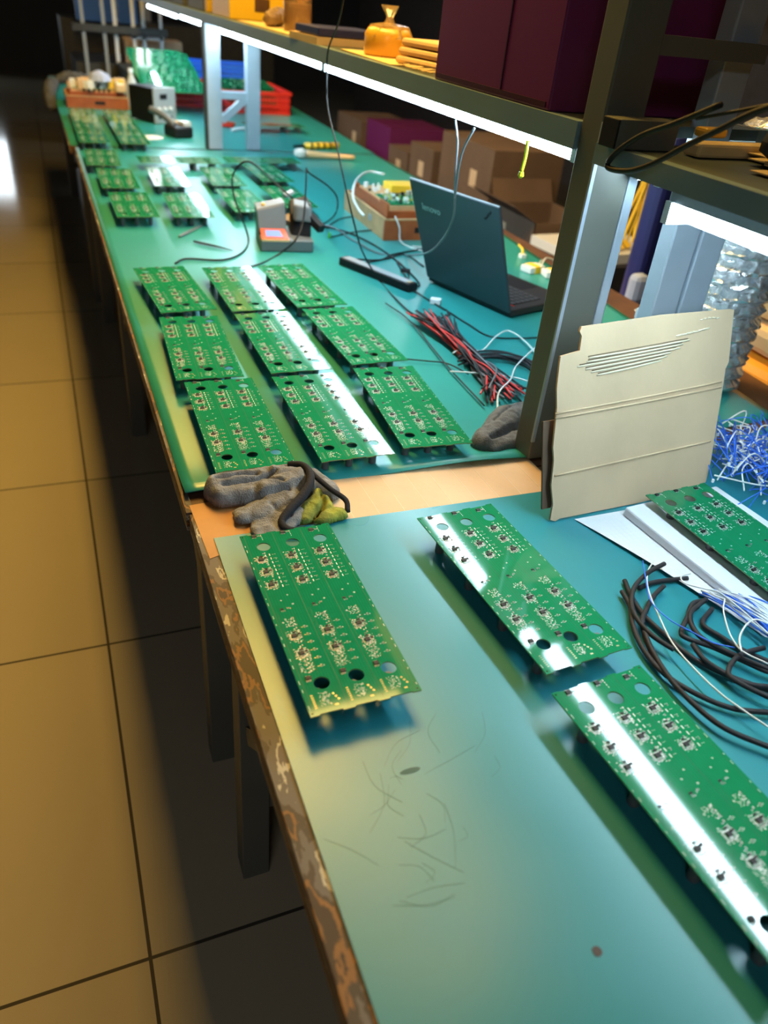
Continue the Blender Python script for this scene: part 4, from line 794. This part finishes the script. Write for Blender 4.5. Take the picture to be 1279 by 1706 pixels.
t=thing('yellow_carton','yellow carton with a brown printed square on the shelf','carton',(.74,3.5,zs),R(0)); BX((0,0,0),(.28,.34,.2),'yellow').build('body',t,bevel=.003); BX((.10,-.001,.03),(.16,0,.075),'wood').build('label_square',t)
flat('olive_carton','olive green carton farther along the shelf behind the yellow one','carton',.74,4.05,.28,.4,.17,'olive'); flat('yellow_carton_small','small yellow carton wedged between the olive ones','carton',.745,4.0,.06,.04,.16,'yellow')
flat('olive_carton','olive carton at the far end of the long shelf','carton',.74,4.6,.28,.5,.15,'olive')
# near section shelf
flat('wooden_plank','pale yellow plank lying across the near shelf behind the post','plank',.80,.86,.24,.03,.018,'paper',z=1.2705); 
rnd=random.Random(3)
for k in range(5): flat('paper_sheet',['yellow lit paper on the near shelf, lowest','yellow lit paper on the near shelf, second','yellow lit paper on the near shelf, third','yellow lit paper on the near shelf, fourth','topmost yellow lit paper on the near shelf'][k],'paper',.78+.03*k,.56+.03*k,.2,.18,.0015,'paper',rz=rnd.uniform(-20,20),z=1.2705+.002*k,bev=0)
flat('tape_roll_box','small yellowish roll box on the plank behind the front post','box',.84,.90,.04,.025,.012,'tape',z=1.2895)
b=MB(); b.hexa([Vector(p) for p in ((0,0,0),(.2,0,0),(.2,.18,0),(0,.18,0),(.03,.02,.13),(.19,.03,.15),(.18,.15,.14),(.02,.15,.12))],'dgrey'); b.build('grey_sack',loc=(.84,.64,1.282),bevel=.02,label='dull grey sack on the near shelf at top right',category='sack')
# ================================================================ far bench
t=thing('instrument_case','black bench instrument with silver front panel on the far bench','instrument',(.555,4.58,.7512),R(32))
# local X along the silver front, Y back along the black flank
BX((.0,.0,.005),(.145,.19,.165),'black').build('cabinet',t,bevel=.004); f=BX((0,-.012,.0),(.145,0,.17),'lgrey').build('front_panel',t,bevel=.004)
BX((.04,-.0135,.115),(.085,-.012,.14),'black').build('display',f)
for x in (.03,.068,.105): MB().lathe([(.010,0),(.009,.010)],'white',n=12,mtx=Matrix.Translation((x,-.012,.07))@Matrix.Rotation(R(90),4,'X')).build('knob',f)
for x in (.03,.068,.105): MB().lathe([(.006,0),(.006,.008)],'black',n=10,mtx=Matrix.Translation((x,-.012,.03))@Matrix.Rotation(R(90),4,'X')).build('terminal',f)
t=thing('water_bottle','clear plastic water bottle standing beside the far orange box','bottle',(.505,5.06,.7512)); MB().lathe([(.028,0),(.032,.005),(.032,.05),(.028,.06),(.032,.07),(.032,.13),(.014,.17),(.012,.19)],'bottle',n=20).build('body',t,smooth=True); MB().lathe([(.015,.188),(.015,.208)],'white',n=16).build('cap',t)
def basket(label,loc,W,D,H,m,rz=0):
    t=thing('plastic_basket',label,'basket',loc,rz); b=MB(); b.box((0,0,0),(W,D,.006),m)
    def side(a,c):
        a=Vector(a);c=Vector(c);n=max(4,int((c-a).length/.022))
        for z in (.0,H*.33,H*.62,H-.016): b.bar(a+Vector((0,0,z+.008)),c+Vector((0,0,z+.008)),.005,m,h=.013)
        for k in range(n+1): p=a+(c-a)*k/n; b.bar(p+Vector((0,0,0)),p+Vector((0,0,H)),.007,m,up=(1,0,0))
    side((0,0,0),(W,0,0)); side((W,0,0),(W,D,0)); side((W,D,0),(0,D,0)); side((0,D,0),(0,0,0)); b.build('lattice',t)
    r=MB(); 
    for a,c in (((0,0,H),(W,0,H)),((W,0,H),(W,D,H)),((W,D,H),(0,D,H)),((0,D,H),(0,0,H))): r.bar(a,c,.016,m)
    r.build('rim',t); return t
basket('red plastic basket on the far bench right of the post',(1.03,5.12,.7512),.42,.55,.115,'red'); basket('red plastic basket on the far bench left of the post',(.70,5.30,.7512),.30,.50,.105,'red',R(-6))
basket('blue plastic basket at the back of the far bench',(1.0,6.0,.7512),.45,.35,.17,'blue')
rnd=random.Random(2)
def stack(n,x,y,z,dz,dx,dy,grp,lab,L=.33,W=.26,rx=0):
    proto=None
    for k in range(n):
        if proto is None:
            b=MB(); b.box((0,0,0),(W,L,.0016),'pcb')
            for q in range(40): px=rnd.uniform(.01,W-.02); py=rnd.uniform(.01,L-.02); b.box((px,py,.0016),(px+.006,py+.005,.004),rnd.choice(['ic','tin','silk']))
            o=b.build('bare_circuit_board',label=lab+', lowest of the pile',category='circuit board',group=grp); proto=o
        else: o=proto.copy(); COL.objects.link(o); o['label']=lab+(', topmost of the pile' if k==n-1 else ', '+['','second','third','fourth','fifth','sixth','seventh','eighth','ninth','tenth','eleventh'][k]+' from the bottom')
        o.location=(x+dx*k,y+dy*k,z+dz*k); o.rotation_euler=(rx,0,R(rnd.uniform(-3,3)))
stack(12,.56,4.98,.86,.0075,.004,.075,'green boards piled behind the left red basket','green board leaning behind the left red basket',W=.36,rx=R(7))
stack(8,1.08,5.16,.80,.010,.002,.02,'green boards in the right red basket','green board heaped in the right red basket',W=.30,rx=R(3))
BX((0,0,0),(.40,.85,.10),'darksteel').build('board_rack',loc=(.58,5.83,.7512),label='dark low rack under the leaning green boards',category='rack')
b=MB(); b.box((0,0,0),(.42,.25,.16),'card'); b.build('cardboard_box',loc=(.66,6.85,.83),label='tan cardboard box at the far end of the benches',category='box',bevel=.003)
BX((.3,6.75,0),(1.6,7.6,.828),'darksteel').build('far_counter',label='dark counter beyond the far bench holding the cardboard box',category='counter')
# clutter beside the far post
t=thing('hand_tool','small black hot air tool lying by the far post','tool',(.60,4.15,.7512),R(20)); BX((0,0,0),(.10,.12,.05),'black').build('body',t,bevel=.01); MB().tube([(.03,.06,.05),(.02,.14,.08),(-.01,.22,.10)],.017,'grey').build('tube',t,smooth=True); BX((.06,.02,.05),(.1,.08,.068),'white').build('switch_block',t)
t=thing('solder_spool','tan spool with white flanges beside the black tool','spool',(.66,4.42,.7512)); MB().lathe([(.03,0),(.03,.006),(.02,.006),(.02,.034),(.03,.034),(.03,.04)],'tan',n=18).build('spool_body',t)
b=MB(); b.lathe([(.06,0),(.062,.004),(.01,.006)],'white',n=20); b.build('white_disc',loc=(.48,4.15,.7512),label='flat white disc lying on the far mat left of the post',category='disc')
for k,(x,y,m,l) in enumerate(((.85,4.5,'red','red tool'),(.93,4.42,'white','white tool'),(.88,4.60,'orange','orange tool'))):
    MB().tube([(0,0,.008),(.06,.03,.012),(.12,.05,.008)],.008,m).build('small_tool',loc=(x,y,.7512),smooth=True,label=l+' lying between the two pale posts on the far bench',category='tool')
# white frames standing past the far bench, blue panels behind
t=thing('white_rack','tall white painted rack frame beyond the far bench','rack',(0,0,0))
for x0,x1,z0,z1,y in ((.58,.605,.0,1.6,6.7),(.705,.73,0,1.5,6.7),(.775,.80,0,1.3,6.7),(.90,.92,0,1.25,6.7)): BX((x0,y,max(z0,.83)),(x1,y+.02,z1),'white').build('upright',t)
BX((.70,6.7,1.0),(.93,6.72,1.02),'white').build('crossbar',t)
t=thing('pale_pole_rack','dim grey rack at the far left above the orange box','rack',(0,0,0))
for x in (.36,.50): BX((x,6.66,0),(x+.022,6.69,1.5),'lgrey').build('upright',t)
BX((.3,6.64,1.03),(.95,6.69,1.075),'darksteel').build('crossbar',t)
for x0,x1,l in ((.40,.69,'left'),(.74,.90,'right')): BX((x0,8.0,1.03),(x1,8.05,1.5),'blue').build('blue_tarp',label=f'{l} bright blue tarp hanging at the far end of the room',category='tarp')
BX((.28,8.4,0),(2.2,8.9,1.02),'darksteel').build('far_cabinet',label='dark cabinet at the far end under the blue panels',category='cabinet')
for k,(x,l) in enumerate(((1.15,'first'),(1.65,'second'),(2.15,'third'))):
    BX((x,9.6,0),(x+.06,9.66,2.6),'lgrey').build('far_post',label=f'{l} slim grey upright in the dark background over the shelf',category='post')
BX((1.0,9.0,1.9),(1.12,9.05,2.1),'cool_diffuser').build('far_lamp',label='small bright lamp far behind the shelf at the top',category='lamp')
# dark curtain wall right of the row, storage rack with boxes
BX((3.1,.5,0),(3.15,8.5,2.4),'dark').build('dark_curtain',label='dark curtain closing the aisle right of the benches',category='curtain')
t=thing('low_rack','low dark storage rack in the aisle right of the benches','rack',(0,0,0)); BX((1.95,2.2,.40),(3.0,7.0,.43),'darksteel').build('rack_deck',t)
for x in (1.97,2.94):
    for y in (2.25,4.4,6.9): BX((x,y,0),(x+.04,y+.04,.40),'darksteel').build('leg',t)
def carton(x,y,sx,sy,sz,label,m='card_dark',flaps=False,z=.431,rz=0,lab=None):
    t=thing('cardboard_box',label,'box',(x,y,z),R(rz))
    b=MB(); b.box((0,0,0),(sx,sy,sz),m) if not flaps else [b.box(*q,m) for q in (((0,0,0),(sx,sy,.004)),((0,0,0),(.004,sy,sz)),((sx-.004,0,0),(sx,sy,sz)),((0,0,0),(sx,.004,sz)),((0,sy-.004,0),(sx,sy,sz)))]
    b.build('box_body',t)
    if flaps:
        f=MB(); f.hexa([Vector(p) for p in ((0,0,sz),(.0,sy,sz),(-.12,sy+.02,sz+.07),(-.12,.0,sz+.07),(0,0,sz+.004),(.0,sy,sz+.004),(-.12,sy+.02,sz+.074),(-.12,.0,sz+.074))],m); f.build('flap',t)
        f=MB(); f.hexa([Vector(p) for p in ((0,sy,sz),(sx,sy,sz),(sx,sy+.05,sz+.10),(0,sy+.05,sz+.10),(0,sy,sz+.004),(sx,sy,sz+.004),(sx,sy+.054,sz+.10),(0,sy+.054,sz+.10))],m); f.build('flap',t)
    if lab: BX((-.0012,lab[0],lab[1]),(0,lab[0]+.07,lab[1]+.08),'card').build('paper_label',t)
    return t
carton(2.0,3.48,.4,.58,.42,'large brown cardboard box with a pale label in the right aisle',lab=(.15,.22)); carton(2.0,3.02,.34,.40,.20,'open brown cardboard box with raised flaps nearest in the right aisle',flaps=True,lab=(.25,.06))
carton(2.0,4.15,.4,.32,.30,'brown cardboard box left of the largest one in the aisle',lab=(.12,.14)); carton(2.02,4.55,.4,.30,.22,'low brown box farther along the aisle rack',m='card_dark',lab=(.1,.08))
carton(2.05,4.92,.4,.42,.30,'dull purple carton beyond the brown boxes',m='maroon'); carton(2.05,5.45,.4,.5,.26,'farthest dark brown carton on the aisle rack',lab=(.1,.1))
BX((0,0,0),(.5,.34,.04),'white').build('white_board',loc=(1.98,2.62,.56),rz=R(5),label='white board lying under yellow strands in the right aisle',category='board'); BX((2.0,2.6,.431),(2.5,2.98,.558),'dark').build('dark_crate',label='dark crate supporting the white board in the aisle',category='crate')
t=thing('yellow_wire_heap','loose heap of yellow strands on the white board','wires',(2.2,2.78,.602)); b=MB(); rnd=random.Random(6)
for k in range(30): a=rnd.uniform(0,6.3); b.tube([(-.12*math.cos(a),-.1*math.sin(a),.01),(.02,.0,.04+.04*rnd.random()),(.12*math.cos(a+.4),.1*math.sin(a+.3),.01)],.006,'yellow',n=5,sub=3)
b.build('strands',t,kind='stuff')
BX((0,0,0),(.09,.07,.84),'navy').build('blue_roll',loc=(1.78,2.02,.30),label='dark blue upright roll seen between the posts',category='roll',bevel=.02,rz=R(10))
BX((0,0,0),(.06,.05,.10),'gblue').build('pale_bag',loc=(1.72,1.955,.64),label='small pale bag beside the dark blue roll',category='bag',bevel=.02)
BX((1.66,1.85,0),(2.3,2.2,.299),'card_dark').build('floor_carton',label='brown carton on the floor under the blue roll',category='box')
t=thing('yellow_hank','orange yellow hank hanging beside the blue roll','hank',(1.80,2.12,1.0)); b=MB(); rnd=random.Random(9)
for k in range(14): x=rnd.uniform(-.022,.022); b.tube([(x,0,.08),(x*1.5+.01,rnd.uniform(-.02,.02),-.02),(x*2,rnd.uniform(-.04,.04),-.15-rnd.random()*.05)],.004,'yellow',n=5,sub=3)
b.build('strands',t,kind='stuff'); BX((-.1,-.01,.08),(1.4,.01,.10),'darksteel').build('hanging_rail',t)
BX((1.62,2.3,0),(1.9,3.6,.5),'dark').build('dark_bin',label='dark bin standing between the bench and the aisle rack',category='bin')
BX((1.56,2.0,.60),(1.80,2.6,.615),'card').build('cardboard_flat',label='tan cardboard flat beyond the right bench edge',category='cardboard',rz=0)
wire([(1.50,1.75,.72),(1.46,1.60,.756),(1.40,1.50,.757),(1.30,1.42,.756)],.004,'wwhite','hose','cream hose curving over the right bench edge','hose')
wire([(-.63,1.62,.006),(-.60,1.70,.006),(-.62,1.78,.006),(-.70,1.80,.006),(-.75,1.7,.006)],.006,'black','floor_cable','black cable loop on the yellow lit floor at the left edge','cable')
